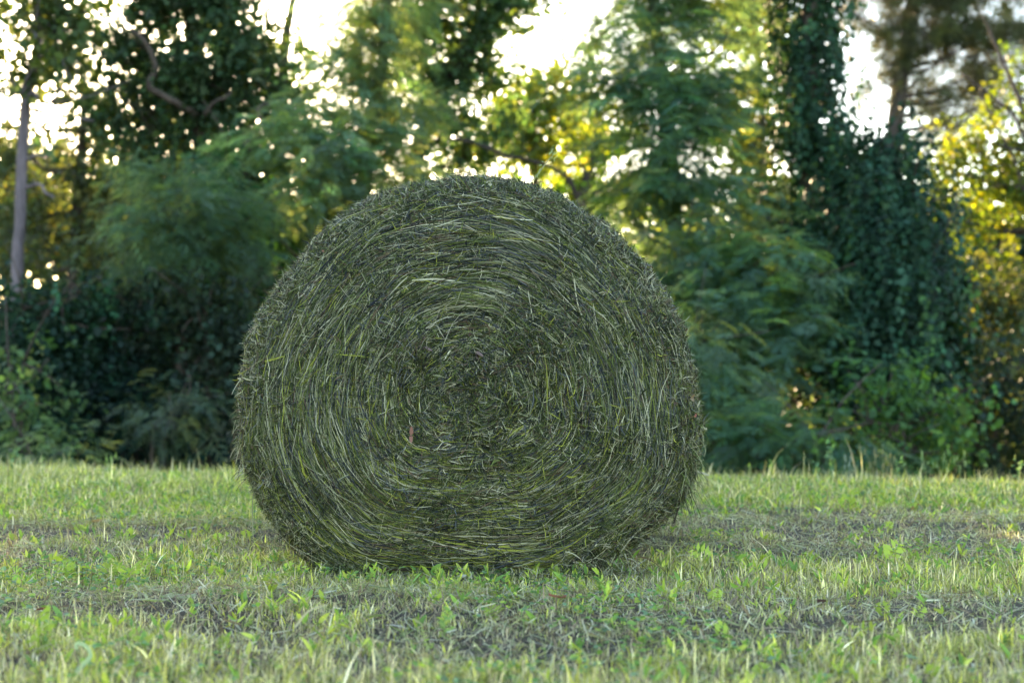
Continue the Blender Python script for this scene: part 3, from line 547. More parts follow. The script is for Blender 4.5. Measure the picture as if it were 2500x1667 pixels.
def build_grass():
    rng = np.random.default_rng(5); g = Geo()
    PG = [.13, .16, .17, .20, .19, .15]
    for (n, y0, y1, mg) in ((170000, 2.2, 4.4, .7), (180000, 4.4, 6.4, .9), (210000, 6.4, 9.8, 1.0), (24000, 9.8, 13, 1), (40000, .6, 9, 5)):
        x, y = frustum_points(n, y0, y1, rng, mg)
        lush, sw = field_state(x, y)
        keep = (rng.random(n) < np.clip(.26 + 3.4 * (lush - .46), .10, 1)) & ~under_bale(x, y)
        x, y, lush, sw = x[keep], y[keep], lush[keep], sw[keep]; N = len(x)
        far = np.clip((y - 6.4) / 2, 0, 1)
        bf = 1 - .5 * np.exp(-((x + .14) / .6) ** 4 - ((y - 4.45) / .3) ** 4); h = bf * (.017 + .026 * np.clip(lush - .40, 0, .4) / .4 + .024 * far + .012 * np.clip(3.6 - y, 0, 1)) * np.exp(rng.normal(0, .38, N))
        tall = rng.random(N) < (.004 + .006 * far); h = np.where(tall, h * 1.9, h)
        lean = np.abs(rng.normal(.5, .45, N)).clip(0, 1.5)
        wid = .0030 * np.exp(rng.normal(0, .4, N)) * (1 + .45 * far)
        g.add(*blade_set(x, y, h, wid, lean, PG, np.clip(.52 - 2.2 * (lush - .46) + .35 * sw, .14, .9), rng))
    o = g.build("grass", M_GRASS, origin=np.zeros(3)); tag(o, "short mown green grass stubble covering the field", "grass", kind="stuff")

    # dropped clippings lying on the stubble
    g = Geo()
    for (n, y0, y1) in ((70000, 2.2, 5.2), (75000, 5.2, 8.6)):
        x, y = frustum_points(n, y0, y1, rng, .9); lush, sw = field_state(x, y)
        keep = (rng.random(n) < np.clip(.42 - 2.6 * (lush - .44) + .7 * sw, .05, 1)) & ~under_bale(x, y)
        x, y, sw = x[keep], y[keep], sw[keep]; N = len(x); K = 4
        L = .045 * np.exp(rng.normal(0, .55, N)).clip(.2, 3); a = np.where(rng.random(N) < .5, rng.normal(0, .6, N), rng.uniform(0, 6.28, N)); cur = rng.normal(0, .8, N); t = np.linspace(-.5, .5, K)
        ang = a[:, None] + cur[:, None] * t[None]
        dx = np.cos(ang) * L[:, None] / K; dy = np.sin(ang) * L[:, None] / K
        X = x[:, None] + np.cumsum(dx, 1); Y = y[:, None] + np.cumsum(dy, 1)
        lift = rng.uniform(.004, .03, N) + .02 * sw
        Z = ground_z(X, Y) + lift[:, None] + rng.normal(0, .012, N)[:, None] * (t * 2)[None]
        P = np.stack([X, Y, Z], -1); T = norm(np.gradient(P, axis=1))
        W = norm(np.cross(T, np.array([0, 0, 1.]))) + rng.normal(0, .5, (N, 1, 3)); W = norm(W)
        v, q = ribbons(P, W, .0027 * np.exp(rng.normal(0, .4, N)), np.array([.7, 1, 1, .4]))
        pal = np.array([[.28, .29, .15], [.38, .38, .23], [.47, .43, .29], [.32, .24, .16], [.21, .26, .10], [.58, .55, .43], [.16, .12, .09]])
        c = pal[rng.choice(7, N, p=[.17, .17, .13, .19, .14, .05, .15])] * np.exp(rng.normal(0, .2, (N, 1)))
        g.add(v, q, np.repeat(c, K * 2, 0))
    o = g.build("hay_clippings", M_GRASS, origin=np.zeros(3)); tag(o, "thin strewn clippings of cut dry hay lying on the stubble", "hay clippings", kind="stuff")

    # clover and small broad leaves
    g = Geo()
    for (n, y0, y1) in ((16000, 2.2, 5.2), (30000, 5.2, 9.6)):
        x, y = frustum_points(n, y0, y1, rng, .9); lush, sw = field_state(x, y)
        pt = noise(np.stack([x, y, 0 * x], -1), 2.6, 90)
        keep = (rng.random(n) < np.clip(1.6 * (lush - .36) + 1.6 * (pt - .55), .0, 1)) & ~under_bale(x, y)
        x, y = x[keep], y[keep]; N = len(x)
        h = rng.uniform(.015, .05, N) * (1 + .4 * np.clip((y - 6.4) / 2, 0, 1)); c0 = np.stack([x, y, ground_z(x, y) + h], -1)
        for k in range(3):
            a = rng.uniform(0, 6.28, N) if k == 0 else a + 2.09
            d = norm(np.stack([np.cos(a), np.sin(a), rng.normal(.25, .25, N)], -1)); nn = norm(np.array([0, 0, 1.]) + rng.normal(0, .35, (N, 3)))
            s = .0115 * np.exp(rng.normal(0, .3, N)); pal = np.array([[.12, .23, .06], [.19, .31, .06], [.33, .40, .07], [.16, .25, .13]])
            c = pal[rng.integers(0, 4, N)] * np.exp(rng.normal(0, .15, (N, 1)))
            g.add(*leaf_hex(c0, d, nn, s, s * .95, c))
    # taller broad leaves and feathery seedlings
    n = 15000; x, y = frustum_points(n, 2.3, 9.8, rng, .9); lush, sw = field_state(x, y)
    keep = (rng.random(n) < np.clip(.10 + .25 * np.clip(y - 6, 0, 2) + 1.4 * (lush - .42), .03, 1)) & ~under_bale(x, y); x, y = x[keep], y[keep]; N = len(x)
    for k in range(4):
        a = rng.uniform(0, 6.28, N); d = norm(np.stack([np.cos(a) * .6, np.sin(a) * .6, rng.uniform(.3, 1.2, N)], -1))
        p = np.stack([x, y, ground_z(x, y) + rng.uniform(.005, .03, N)], -1); nn = norm(rng.normal(0, .5, (N, 3)) + np.array([0, -.5, .6]))
        ln = .026 * (1 + .25 * np.clip((y - 6.4) / 2, 0, 1)) * np.exp(rng.normal(0, .35, N).clip(-1, .6)); pal = np.array([[.20, .32, .06], [.34, .42, .06], [.15, .26, .07], [.44, .48, .09]])
        g.add(*leaf_hex(p, d, nn, ln, ln * rng.uniform(.18, .38, N), pal[rng.integers(0, 4, N)] * np.exp(rng.normal(0, .15, (N, 1)))))
    n = 900; x, y = frustum_points(n, 2.6, 9.8, rng, .9); lush, sw = field_state(x, y)
    keep = (lush > .43) & ~under_bale(x, y); x, y = x[keep], y[keep]; N = len(x)
    a = rng.uniform(0, 6.28, N); d = norm(np.stack([np.cos(a) * .6, np.sin(a) * .6, rng.uniform(.4, 1.2, N)], -1))
    up = norm(rng.normal(0, .4, (N, 3)) + np.array([0, -.6, .5]))
    fronds(g, np.stack([x, y, ground_z(x, y) + .01], -1), d, up, .05 * np.exp(rng.normal(0, .3, N)), rng, np.array([.30, .38, .07]) * np.exp(rng.normal(0, .2, (N, 1))), 6, .35, .42, .2)
    o = g.build("clover_leaves", M_GRASS, origin=np.zeros(3)); tag(o, "fresh clover and small broad weed leaves scattered through the stubble", "ground cover", kind="stuff")
build_grass()

# ------------------------------------------------------------------ single weeds one can point at
def weed(px, Y, h, kind, label, seed, name="weed", cat="weed", lean=0., base=(.14, .24, .08)):
    rng = np.random.default_rng(seed); x = at(px, 1200, Y)[0]; p0 = np.array([x, Y, float(ground_z(x, Y)) - .005])
    root = thing(name, p0, label, cat)
    top = p0 + np.array([lean * h, rng.normal(0, .03) * h, h]); st = spline([p0, (p0 + top) / 2 + np.array([-lean * h * .25, 0, 0]) + rng.normal(0, .02 * h, 3), top], 10)
    g = Geo(); v, f = tube(st, np.linspace(.0026, .0011, 10), 5); g.add(v, f, np.array(base) * 1.1)
    tips = [st[-1]]
    if kind in ("branchy", "seed", "dry"):
        for k in range(5):
            s = st[4 + k]; a = rng.uniform(0, 6.28); e = s + np.array([math.cos(a), math.sin(a) * .6, 1.1]) * h * rng.uniform(.12, .22)
            v, f = tube(spline([s, (s + e) / 2 + np.array([0, 0, -.01]), e], 4), np.linspace(.0014, .0007, 4), 4); g.add(v, f, np.array(base)); tips.append(e)
    g.build("stem", M_GRASS, root)
    g = Geo()
    if kind in ("branchy", "leafy"):
        pos = np.concatenate([st[2:], np.array(tips)]); pos = np.repeat(pos, 4, 0); n = len(pos)
        d = norm(rng.normal(0, .6, (n, 3)) + np.array([0, 0, .35])); nn = norm(rng.normal(0, .5, (n, 3)) + np.array([0, -.4, .7])); ln = h * .11 * np.exp(rng.normal(0, .3, n))
        g.add(*leaf_hex(pos, d, nn, ln, ln * .45, tint(n, base, rng, .2, .25))); g.build("leaves", M_GRASS, root)
    elif kind == "feather":
        n = 7; i = np.linspace(1, 9, n).astype(int); a = np.arange(n) * 2.4 + rng.uniform(0, 6)
        d = norm(np.stack([np.cos(a), np.sin(a), np.full(n, .7)], -1)); fronds(g, st[i], d, norm(np.array([[0, -.5, .8]]) + rng.normal(0, .3, (n, 3))), np.full(n, h * .55), rng, np.tile(base, (n, 1)), 7, .34, .45, .2)
        g.build("leaves", M_GRASS, root)
    elif kind == "broad":
        n = 7; a = np.arange(n) * 2.4 + rng.uniform(0, 6); d = norm(np.stack([np.cos(a) * .8, np.sin(a) * .8, rng.uniform(.3, 1., n)], -1))
        ln = h * rng.uniform(.35, .7, n); g.add(*leaf_hex(st[rng.integers(1, 8, n)], d, norm(np.array([[0, -.5, .8]]) + rng.normal(0, .3, (n, 3))), ln, ln * .42, tint(n, base, rng, .15, 0))); g.build("leaves", M_GRASS, root)
    else:
        for tp in tips:
            g = Geo(); n = 18; pos = tp + rng.normal(0, 1, (n, 3)) * np.array([.003, .003, .011])
            g.add(*leaf_quads(pos, norm(rng.normal(0, .4, (n, 3)) + np.array([0, 0, 1.])), norm(rng.normal(size=(n, 3))), np.full(n, .012), np.full(n, .005), np.tile(np.array(base) * 1.2, (n, 1)))); g.build("seed_head", M_GRASS, root)
    return root
TAN = (.20, .20, .12); PALE = (.14, .24, .11)
weed(2030, 8.5, .24, "branchy", "tallest leafy weed on the crest of the field, right of the bale", 1, base=PALE)
weed(1998, 8.4, .15, "branchy", "low bushy weed just left of the tallest leafy weed on the crest", 2, base=PALE)
weed(2075, 8.4, .17, "dry", "pale budded stalk between the tallest leafy weed and the brown stalks", 3, lean=.05, base=(.20, .24, .2))
weed(2140, 8.2, .22, "seed", "brownish seed stalk leaning left on the crest of the field at right", 4, lean=-.3, base=TAN)
weed(2165, 8.2, .19, "seed", "second brown seed stalk standing upright beside the leaning one on the crest", 5, lean=.12, base=TAN)
weed(2190, 8.3, .16, "branchy", "short leafy weed right of the brown seed stalks on the crest", 6, base=PALE)
weed(2265, 8.1, .20, "dry", "thin bare weed stalk halfway between the brown seed stalks and the right edge", 7, lean=-.15, base=(.18, .26, .12))
weed(2300, 8.1, .2, "seed", "green seed stalk with several heads near the right end of the crest", 8, lean=.05, base=(.17, .24, .11))
weed(2345, 8.0, .19, "seed", "pair of forked wiry stalks close to the right end of the crest", 9, lean=-.1, base=(.19, .25, .11))
weed(2490, 7.9, .17, "branchy", "leafy weed at the far right end of the crest", 10, base=PALE)
weed(1885, 8.6, .16, "leafy", "grassy leaf clump rising on the crest between the bale and the tallest weed", 11, base=(.18, .28, .08))
weed(1830, 8.6, .12, "leafy", "small bright tuft on the crest nearest to the right flank of the bale", 12, base=(.22, .32, .08))
weed(32, 8.8, .17, "branchy", "wispy green weed on the crest at the left edge", 13, base=PALE)
weed(98, 8.7, .14, "leafy", "spiky grass weed on the crest in front of the low silvery bush", 14, lean=.1, base=(.18, .28, .08))
weed(272, 8.8, .14, "dry", "thin weed spike on the crest left of the bale", 15, base=(.2, .3, .1))
weed(430, 8.8, .10, "leafy", "bright leafy tuft on the crest just left of the bale", 16, base=(.22, .32, .07))
LIMEW = (.30, .38, .05)
weed(160, 4.45, .085, "feather", "yellow green feathery seedling upright in the grass at the left, nearest to the left edge", 20, base=LIMEW)
weed(300, 4.30, .08, "feather", "yellow green fern leaved seedling left of the bale foot", 21, base=LIMEW, lean=.4)
weed(430, 4.6, .05, "broad", "bright lime leaf clump a little left of the bale foot", 22, base=LIMEW)
weed(95, 3.2, .09, "feather", "blurred yellow green seedling in the bottom left corner", 23, base=LIMEW)
weed(670, 3.75, .04, "broad", "small broad leaved plant in front of the left foot of the bale", 24, base=(.28, .36, .08))
weed(900, 4.42, .04, "broad", "dark green lobed weed growing right against the left foot of the bale", 25, base=(.09, .19, .06))
weed(1205, 4.42, .042, "feather", "green sprout touching the middle of the bale's bottom edge", 26, base=(.07, .14, .04))
weed(1410, 4.42, .045, "feather", "green sprout touching the bale's bottom edge near its right corner", 27, base=(.07, .14, .04))
weed(1085, 3.5, .06, "broad", "upright pair of pale broad leaves in the foreground below the bale", 28, base=(.26, .36, .10))
weed(1890, 3.95, .055, "leafy", "lime green leafy seedling in the foreground right of the bale", 29, base=(.26, .36, .07))
weed(2440, 4.0, .06, "leafy", "lime green upright seedling near the right edge of the foreground", 30, base=(.26, .36, .07))
weed(2075, 6.6, .10, "feather", "bright yellow green fern leaved weed in the middle of the grass at right", 31, base=LIMEW)
weed(1560, 3.9, .06, "leafy", "pale leafy sprig in the foreground below the bale's right foot", 32, base=(.18, .30, .10))

def curled_stalk(pts, wid, label, col, name="grass_stalk", cat="grass stalk"):
    P = spline([np.array(at(a, b, c)) for a, b, c in pts], 14)
    root = None; T = norm(np.gradient(P, axis=0)); W = norm(np.cross(T, np.array([0, -1., .2])))
    g = Geo(); v, q = ribbons(P[None], W[None], np.array([wid]), np.linspace(1, .5, 14)); g.add(v, q, col)
    N = norm(np.cross(T, W)); v2 = P + N * wid * .25
    v, q = ribbons(v2[None], W[None], np.array([wid * .5]), np.linspace(1, .5, 14)); g.add(v, q, np.array(col) * .95)
    o0 = P[0]; o = g.build(name, M_GRASS, origin=o0); o.location = o0; tag(o, label, cat)
curled_stalk([(165, 1665, 2.95), (200, 1625, 2.95), (222, 1598, 2.95), (208, 1575, 2.95), (185, 1570, 2.95), (188, 1585, 2.95)], .011, "pale curled grass stalk hooked over at its tip in the bottom left foreground", (.34, .42, .26))
curled_stalk([(395, 1460, 3.95), (420, 1452, 3.95), (455, 1455, 3.95), (480, 1450, 3.95)], .014, "short thick pale stalk lying flat in the stubble left of the bale foot", (.36, .40, .27))
curled_stalk([(720, 1530, 3.4), (755, 1490, 3.4), (800, 1475, 3.4)], .006, "thin dry stalk arched over the stubble below the left foot of the bale", (.42, .38, .26))

def dry_leaf(px, py, Y, s, label, col, seed, z=.03):
    rng = np.random.default_rng(seed); p = at(px, py, Y); p[2] = float(ground_z(p[0], p[1])) + z
    t = np.linspace(-1, 1, 7); U, V = np.meshgrid(t, t); wdt = np.sqrt(np.clip(1 - U ** 2, 0.02, 1)) * (1 - .25 * U)
    x = U * s; y = V * wdt * s * .55; zz = .25 * s * (V ** 2 + .6 * U ** 2) + rng.normal(0, .02 * s, U.shape)
    a = rng.uniform(0, 6); v = np.stack([x * math.cos(a) - y * math.sin(a), x * math.sin(a) + y * math.cos(a), zz], -1).reshape(-1, 3)
    i = np.arange(49).reshape(7, 7); q = np.stack([i[:-1, :-1], i[:-1, 1:], i[1:, 1:], i[1:, :-1]], -1).reshape(-1, 4)
    o = mesh_obj("dry_leaf", v, [q], M_GRASS, np.tile(col, (49, 1)), smooth=True); o.location = p; o.rotation_euler = (rng.normal(0, .3), rng.normal(0, .3), 0)
    tag(o, label, "leaf")
dry_leaf(1545, 1320, 5.6, .02, "dark brown dry leaf beside the right foot of the bale", (.10, .06, .03), 1)
dry_leaf(2235, 1255, 6.6, .024, "reddish dry leaf in the grass at the right, behind the clipping line", (.26, .11, .07), 2)
dry_leaf(105, 1530, 3.7, .02, "dark red fallen leaf on the stubble at the left", (.13, .04, .03), 3)
dry_leaf(1360, 1480, 3.9, .025, "small pinkish dry leaf on the stubble below the right half of the bale", (.32, .14, .11), 4)
dry_leaf(2005, 1480, 3.85, .016, "very dark brown curled leaf on the stubble at the right", (.07, .04, .03), 5)
dry_leaf(235, 1305, 5.9, .025, "tan fallen leaf on the clipping line left of the bale", (.36, .24, .10), 6)
dry_leaf(1130, 1425, 4.35, .018, "tiny pale papery leaf in front of the middle of the bale", (.45, .42, .34), 7, .03)

# ------------------------------------------------------------------ bale
BALE = np.array([-.143, 4.60, 0.0])      # on the ground, under the middle of the end face
OUT = np.array([(1090, 400), (1210, 408), (1300, 452), (1400, 520), (1455, 570), (1510, 630), (1560, 735), (1585, 810), (1598, 900), (1608, 990), (1592, 1075), (1540, 1155), (1459, 1214), (1388, 1263), (1322, 1306), (1220, 1313), (1080, 1314), (900, 1313), (786, 1306),
                (712, 1259), (630, 1173), (578, 1090), (552, 1010), (544, 940), (556, 830), (580, 742), (625, 655), (700, 562), (755, 505), (800, 472), (900, 428), (1000, 405)], float)
OX = (OUT[:, 0] - 1075) / 705; OZ = (1314 - OUT[:, 1]) / 705 * 1.025 - .042
CZ = .605
OT = np.unwrap(np.arctan2(OZ - CZ, OX)); OR = np.hypot(OX, OZ - CZ)
_o = np.argsort(np.mod(OT, 2 * math.pi)); OT = np.mod(OT, 2 * math.pi)[_o]; OR = OR[_o]
_ta = np.linspace(0, 2 * math.pi, 721)[:-1]; _rr = np.interp(_ta, OT, OR, period=2 * math.pi)
_kw = np.exp(-.5 * (np.arange(-24, 25) / 8.0) ** 2); _kw /= _kw.sum()
_rr = np.convolve(np.r_[_rr[-24:], _rr, _rr[:24]], _kw, 'valid')          # smooth the traced outline
def R_of(th): return np.interp(np.mod(th, 2 * math.pi), _ta, _rr, period=2 * math.pi)
BDEP = 1.2
def S(u, th):
    """surface of the bale: u 0..1 over the end face, beyond 1 along the rolled side (metres / .7)"""
    u = np.asarray(u, float); th = np.asarray(th, float); R = R_of(th)
    uf = np.clip(u, 0, 1)
    q = np.stack([uf * np.cos(th) * 3.2, uf * np.sin(th) * 3.2, np.clip(u - 1, 0, 9) * 3], -1)
    dn = (fbm(q, 1.6, 7, 3) - .5)
    side = np.clip(u - 1, 0, 9) * .7
    rg = fbm(np.stack([uf * 13 + .7 * np.sin(th * 2 + 1), np.cos(th) * 1.6 + 5, np.sin(th) * 1.6], -1), 1.0, 21, 2) - .5
    y = -.05 * rg * (1 - uf ** 8) * np.clip(uf * 4, 0, 1) - .055 * (1 - uf ** 2) + .13 * (1 - np.sqrt(np.clip(1 - uf ** 5, 0, 1))) + side - .05 * dn * (1 - uf ** 6)
    r = uf * R + (.015 * dn + .03 * (noise(q, 4.5, 71) - .5)) * np.clip((u - .8) * 5, 0, 1) * np.clip(np.sin(th) + 1.0, .15, 1)
    z = CZ + r * np.sin(th); z = np.maximum(z, -.035)
    return np.stack([r * np.cos(th), y, z], -1)
def Nrm(u, th):
    e = 2e-2; a = S(u + e, th) - S(u - e, th); b = S(u, th + e) - S(u, th - e)
    return norm(np.cross(a, b) * 1.0)

HP = np.array([1., .96, 1.]) * np.array([.86, .85, .84]) * np.array([[.024, .034, .012], [.050, .068, .024], [.105, .14, .038], [.27, .30, .05], [.42, .42, .28], [.09, .105, .105], [.12, .085, .055], [.018, .022, .030], [.25, .27, .15]])  # the bluish dark tones also paint the cool shade in the gaps
def hay(g, u0, th0, L, delta, curl, lift0, lift1, wid, rng, pal, K=5, rollsd=.6, curve=.0):
    N = len(u0); t = np.linspace(-.5, .5, K)
    ang = delta[:, None] + curl[:, None] * t[None]
    st = L[:, None] / (K - 1)
    U = u0[:, None] + np.cumsum(np.sin(ang) * st / .7, 1); um = np.maximum(np.minimum(np.abs(U), 1), .07)
    TH = th0[:, None] + np.cumsum(np.cos(ang) * st / (um * .7), 1)
    U = np.abs(U)
    n = Nrm(U, TH); sgn = np.where((n * np.array([0, -1., 0])).sum(-1) + (U > 1) * 0 < -.2, -1, 1); n = n * sgn[..., None]
    P = S(U, TH) + n * (lift0[:, None] + lift1[:, None] * np.clip((t[None] + .5), 0, 1) ** 2)[..., None]
    T = norm(np.gradient(P, axis=1)); W = norm(np.cross(T, n)); B = np.cross(W, T)
    ro = rng.normal(0, rollsd, N)[:, None, None]; W = W * np.cos(ro) + B * np.sin(ro)
    tp = np.ones(K); tp[0] = .6; tp[-1] = .35
    v, q = ribbons(P, W, wid, tp)
    c = HP[pal] * np.exp(rng.normal(0, .25, (N, 1)))
    g.add(v + BALE, q, np.repeat(c, K * 2, 0))

def build_bale():
    rng = np.random.default_rng(9)
    root = thing("hay_bale", tuple(BALE), "big round bale of freshly rolled green hay standing in the mown field", "hay bale")
    # packed inside
    us = np.concatenate([np.linspace(.0, .9, 30), np.linspace(.92, 1, 12), 1 + np.linspace(.05, BDEP, 20) / .7]); ths = np.linspace(0, 2 * math.pi, 161)[:-1]
    Ug, Tg = np.meshgrid(us, ths, indexing='ij'); v = S(Ug, Tg) - .012 * Nrm(Ug, Tg) * np.where(Nrm(Ug, Tg)[..., 1:2] > .2, -1, 1)
    m = len(ths); i = np.arange(v.shape[0] * m).reshape(v.shape[0], m)
    q = np.stack([i[:-1], np.roll(i, -1, 1)[:-1], np.roll(i, -1, 1)[1:], i[1:]], -1).reshape(-1, 4)
    cap = i[-1][None, ::-1]
    mesh_obj("core", v.reshape(-1, 3), [q, cap], M_CORE, parent=root, smooth=True)

    # wound hay of the end face
    g = Geo()
    def pick(n, p): return rng.choice(len(HP), n, p=np.array(p) / sum(p))
    def zone(u, th, f, s): return fbm(np.stack([u * np.cos(th) * 4, u * np.sin(th) * 4, 0 * u], -1), f, s, 2)
    for (n, w0, lmin, lmax, l0, l1, dsd, pal) in (
            (56000, .0020, .05, .16, -.010, .004, .12, [5, 4, 1.2, .3, .2, 1.6, .9, 3.5, .4]),     # under layer, darkened to paint the shade between the stems
            (72000, .0016, .07, .26, -.003, .010, .09, [2.5, 4, 3.5, 2.6, 1.3, 1.4, .6, 1.8, 2]),     # main winding
            (26000, .0019, .09, .30, .004, .016, .12, [.6, 1.5, 3, 4.6, 2.8, 1.2, .5, .6, 2.5])):      # bright stems on top
        u = np.sqrt(rng.random(n)) * 1.02; th = rng.uniform(0, 2 * math.pi, n)
        zb = zone(u, th, 1.4, 60)
        keep = (zb > (.30 if l1 < .005 else .45)) | (rng.random(n) < (.6 if l1 < .005 else .38)); u, th, zb = u[keep], th[keep], zb[keep]; n = len(u)
        L = rng.uniform(lmin, lmax, n) * np.clip(.12 + 1.3 * u, .1, 1.1)
        band = .22 * np.sin(u * 34 + 2.5 * th) 
        d = rng.normal(0, dsd, n) + .10 * band + np.where(u < .15, rng.normal(0, .7, n), 0) + np.where(rng.random(n) < .11, rng.normal(0, .7, n), 0)
        d += .5 * (zone(u, th, 2.2, 81) - .5)
        d += np.where(rng.random(n) < .5, math.pi, 0)
        p = pick(n, pal)
        lowyel = (zone(u, th, 1.1, 44) - .5) * 1.2 - .25 * np.sin(th) * (u > .2)    # more fresh stems low on the face
        mat_ = (zone(u, th, 3.0, 90) < .43) & (rng.random(n) < .6); p = np.where(mat_, rng.choice([0, 7, 0, 7, 6, 5], n), p)
        sw = (p == 3) & (rng.random(n) > np.clip(.5 + 1.6 * lowyel, .08, 1)); p = np.where(sw, rng.choice([1, 2, 5, 8], n), p)
        hay(g, u, th, L, d, rng.normal(0, .25, n), rng.uniform(l0, l0 + .008, n), rng.normal(l1 * .3, l1 * .5, n), w0 * np.exp(rng.normal(0, .35, n)), rng, p)
    # chopped tangled bits, in tufts and everywhere in the middle
    tc = [(rng.uniform(.1, .97), rng.uniform(0, 6.28), rng.uniform(.02, .055)) for _ in range(130)]
    for (tu, tt, ts) in tc + [(.05, 0, .09), (.12, 2, .08), (.1, 4, .08), (.15, 5.5, .07)]:
        n = int(300 + ts * 5000); u = np.abs(tu + rng.normal(0, ts / .7, n)); th = tt + rng.normal(0, ts, n) / (.7 * max(tu, .15))
        hay(g, u, th, rng.uniform(.015, .07, n), rng.uniform(0, 6.28, n), rng.normal(0, 1.2, n), rng.uniform(0, .012, n), rng.normal(.004, .01, n), .0020 * np.exp(rng.normal(0, .35, n)), rng, pick(n, [3, 3, 2, .6, .8, 2, 1.2, 1.5, 1.2]))
    n = 30000; u = np.sqrt(rng.random(n)); th = rng.uniform(0, 6.28, n)
    hay(g, u, th, rng.uniform(.01, .05, n), rng.uniform(0, 6.28, n), rng.normal(0, 1, n), rng.uniform(-.002, .008, n), rng.normal(.002, .006, n), .0014 * np.exp(rng.normal(0, .35, n)), rng, pick(n, [3, 3, 2, .6, 1, 2, 1.2, 1.5, 1.5]), K=4)
    # leaf bits
    n = 5000; u = np.sqrt(rng.random(n)); th = rng.uniform(0, 6.28, n); P = S(u, th); N_ = Nrm(u, th); N_ = N_ * np.where(N_[:, 1:2] > .2, -1, 1)
    s = rng.uniform(.005, .014, n); g.add(*leaf_hex(P + N_ * .004 + BALE, norm(rng.normal(size=(n, 3))), norm(N_ + rng.normal(0, .5, (n, 3))), s, s * .5, HP[rng.choice([0, 1, 2, 7, 6, 5], n)] * np.exp(rng.normal(0, .2, (n, 1)))))
    g.build("end_face", M_STRAW, root)

    # ragged shoulder where the face turns into the side; paler picks paint its rim light
    g = Geo()
    for (n, lo, hi, l0, l1) in ((42000, .02, .08, .0, .010), (9000, .02, .07, .004, .018)):
        u = 1 + rng.normal(.0, .055, n); u = np.where(u < .86, .93, u); th = rng.uniform(0, 6.28, n); lum = noise(np.stack([np.cos(th) * 6, np.sin(th) * 6, u * 6], -1), 1, 3)
        k = (np.sin(th) > -.86) & (rng.random(n) < .4 + lum); u, th = u[k], th[k]; m_ = len(u)
        d = np.where(rng.random(m_) < .55, rng.normal(0, .35, m_), rng.uniform(0, 6.28, m_))
        hay(g, u, th, rng.uniform(lo, hi, m_), d, rng.normal(0, 1.8, m_), rng.uniform(-.004, .014, m_), np.abs(rng.normal(0, l1, m_)), .0016 * np.exp(rng.normal(0, .35, m_)), rng, pick(m_, [2, 3, 3, .9, 2, 1.6, 1.1, 1, 2.5]))
    for _ in range(46):                                                    # clotted tufts standing off the rim
        tt = rng.uniform(-.75, math.pi + .75); tu = 1 + rng.normal(.02, .04); ts = rng.uniform(.012, .035); n = int(120 + ts * 7000); u = np.abs(tu + rng.normal(0, ts / .7, n)); th = tt + rng.normal(0, ts * 1.5, n) / .7
        hay(g, u, th, rng.uniform(.01, .045, n), rng.uniform(0, 6.28, n), rng.normal(0, 2, n), rng.uniform(0, .022, n), np.abs(rng.normal(0, .010, n)), .0015 * np.exp(rng.normal(0, .35, n)), rng, pick(n, [1, 2, 3, 1, 2.4, 1.2, 1.6, .4, 4]), K=4)
    n = 15000; u = 1 + rng.normal(.0, .06, n); th = rng.uniform(0, 6.28, n); P = S(u, th); N_ = Nrm(u, th); N_ = N_ * np.where(N_[:, 1:2] > .2, -1, 1)
    k = np.sin(th) > -.85; P, N_ = P[k], N_[k]; n = len(P)
    s = rng.uniform(.006, .017, n); g.add(*leaf_hex(P + N_ * rng.uniform(0, .018, (n, 1)) + BALE, norm(rng.normal(size=(n, 3)) + N_ * .4), norm(N_ + rng.normal(0, .6, (n, 3))), s, s * .5, HP[rng.choice([0, 1, 2, 8, 6, 4, 5], n)] * np.exp(rng.normal(0, .2, (n, 1)))))
    g.build("ragged_rim", M_STRAW, root)

    # rolled side
    g = Geo(); n = 60000; u = 1 + rng.uniform(.02, BDEP + .02, n) / .7; th = rng.uniform(-1.05, math.pi + 1.05, n)
    hay(g, u, th, rng.uniform(.04, .16, n), np.where(rng.random(n) < .8, rng.normal(0, .3, n), rng.uniform(0, 6.28, n)), rng.normal(0, .5, n), rng.uniform(-.004, .01, n), np.abs(rng.normal(0, .01, n)), .0028 * np.exp(rng.normal(0, .35, n)), rng, pick(n, [2, 3, 3, 1.5, 1.5, 1.6, .8, 1, 2.4]))
    n = 12000; rr = np.sqrt(rng.random(n)); th = rng.uniform(0, 6.28, n); a = rng.normal(0, .3, n); L = rng.uniform(.05, .16, n); t = np.linspace(-.5, .5, 4)
    TH = th[:, None] + L[:, None] * t[None] / (.7 * np.maximum(rr, .1))[:, None]; Rr = R_of(TH) * rr[:, None]
    P = np.stack([Rr * np.cos(TH), np.full(TH.shape, BDEP + .14) + rng.uniform(-.005, .012, (n, 1)), np.maximum(CZ + Rr * np.sin(TH), 0)], -1) + BALE
    W = norm(np.cross(norm(np.gradient(P, axis=1)), np.array([0, 1., 0])) + rng.normal(0, .4, (n, 1, 3))); v, q = ribbons(P, W, .003 * np.exp(rng.normal(0, .35, n)), np.array([.6, 1, 1, .4]))
    g.add(v, q, np.repeat(HP[pick(n, [2, 4, 4, 2, 1, 2, .6, 1, 2])], 8, 0))
    g.build("rolled_side", M_STRAW, root)

    # single stems lying over the face: (photo px at 2352 wide) polyline, width, colour index
    def flat(pt, off=.014):
        x = (pt[0] - 1075) / 705; z = (1314 - pt[1]) / 705 - .012; th = math.atan2(z - CZ, x); u = math.hypot(x, z - CZ) / float(R_of(th))
        p = S(min(u, .99), th); p = np.array([x, float(p[1]) - off, z]); return p
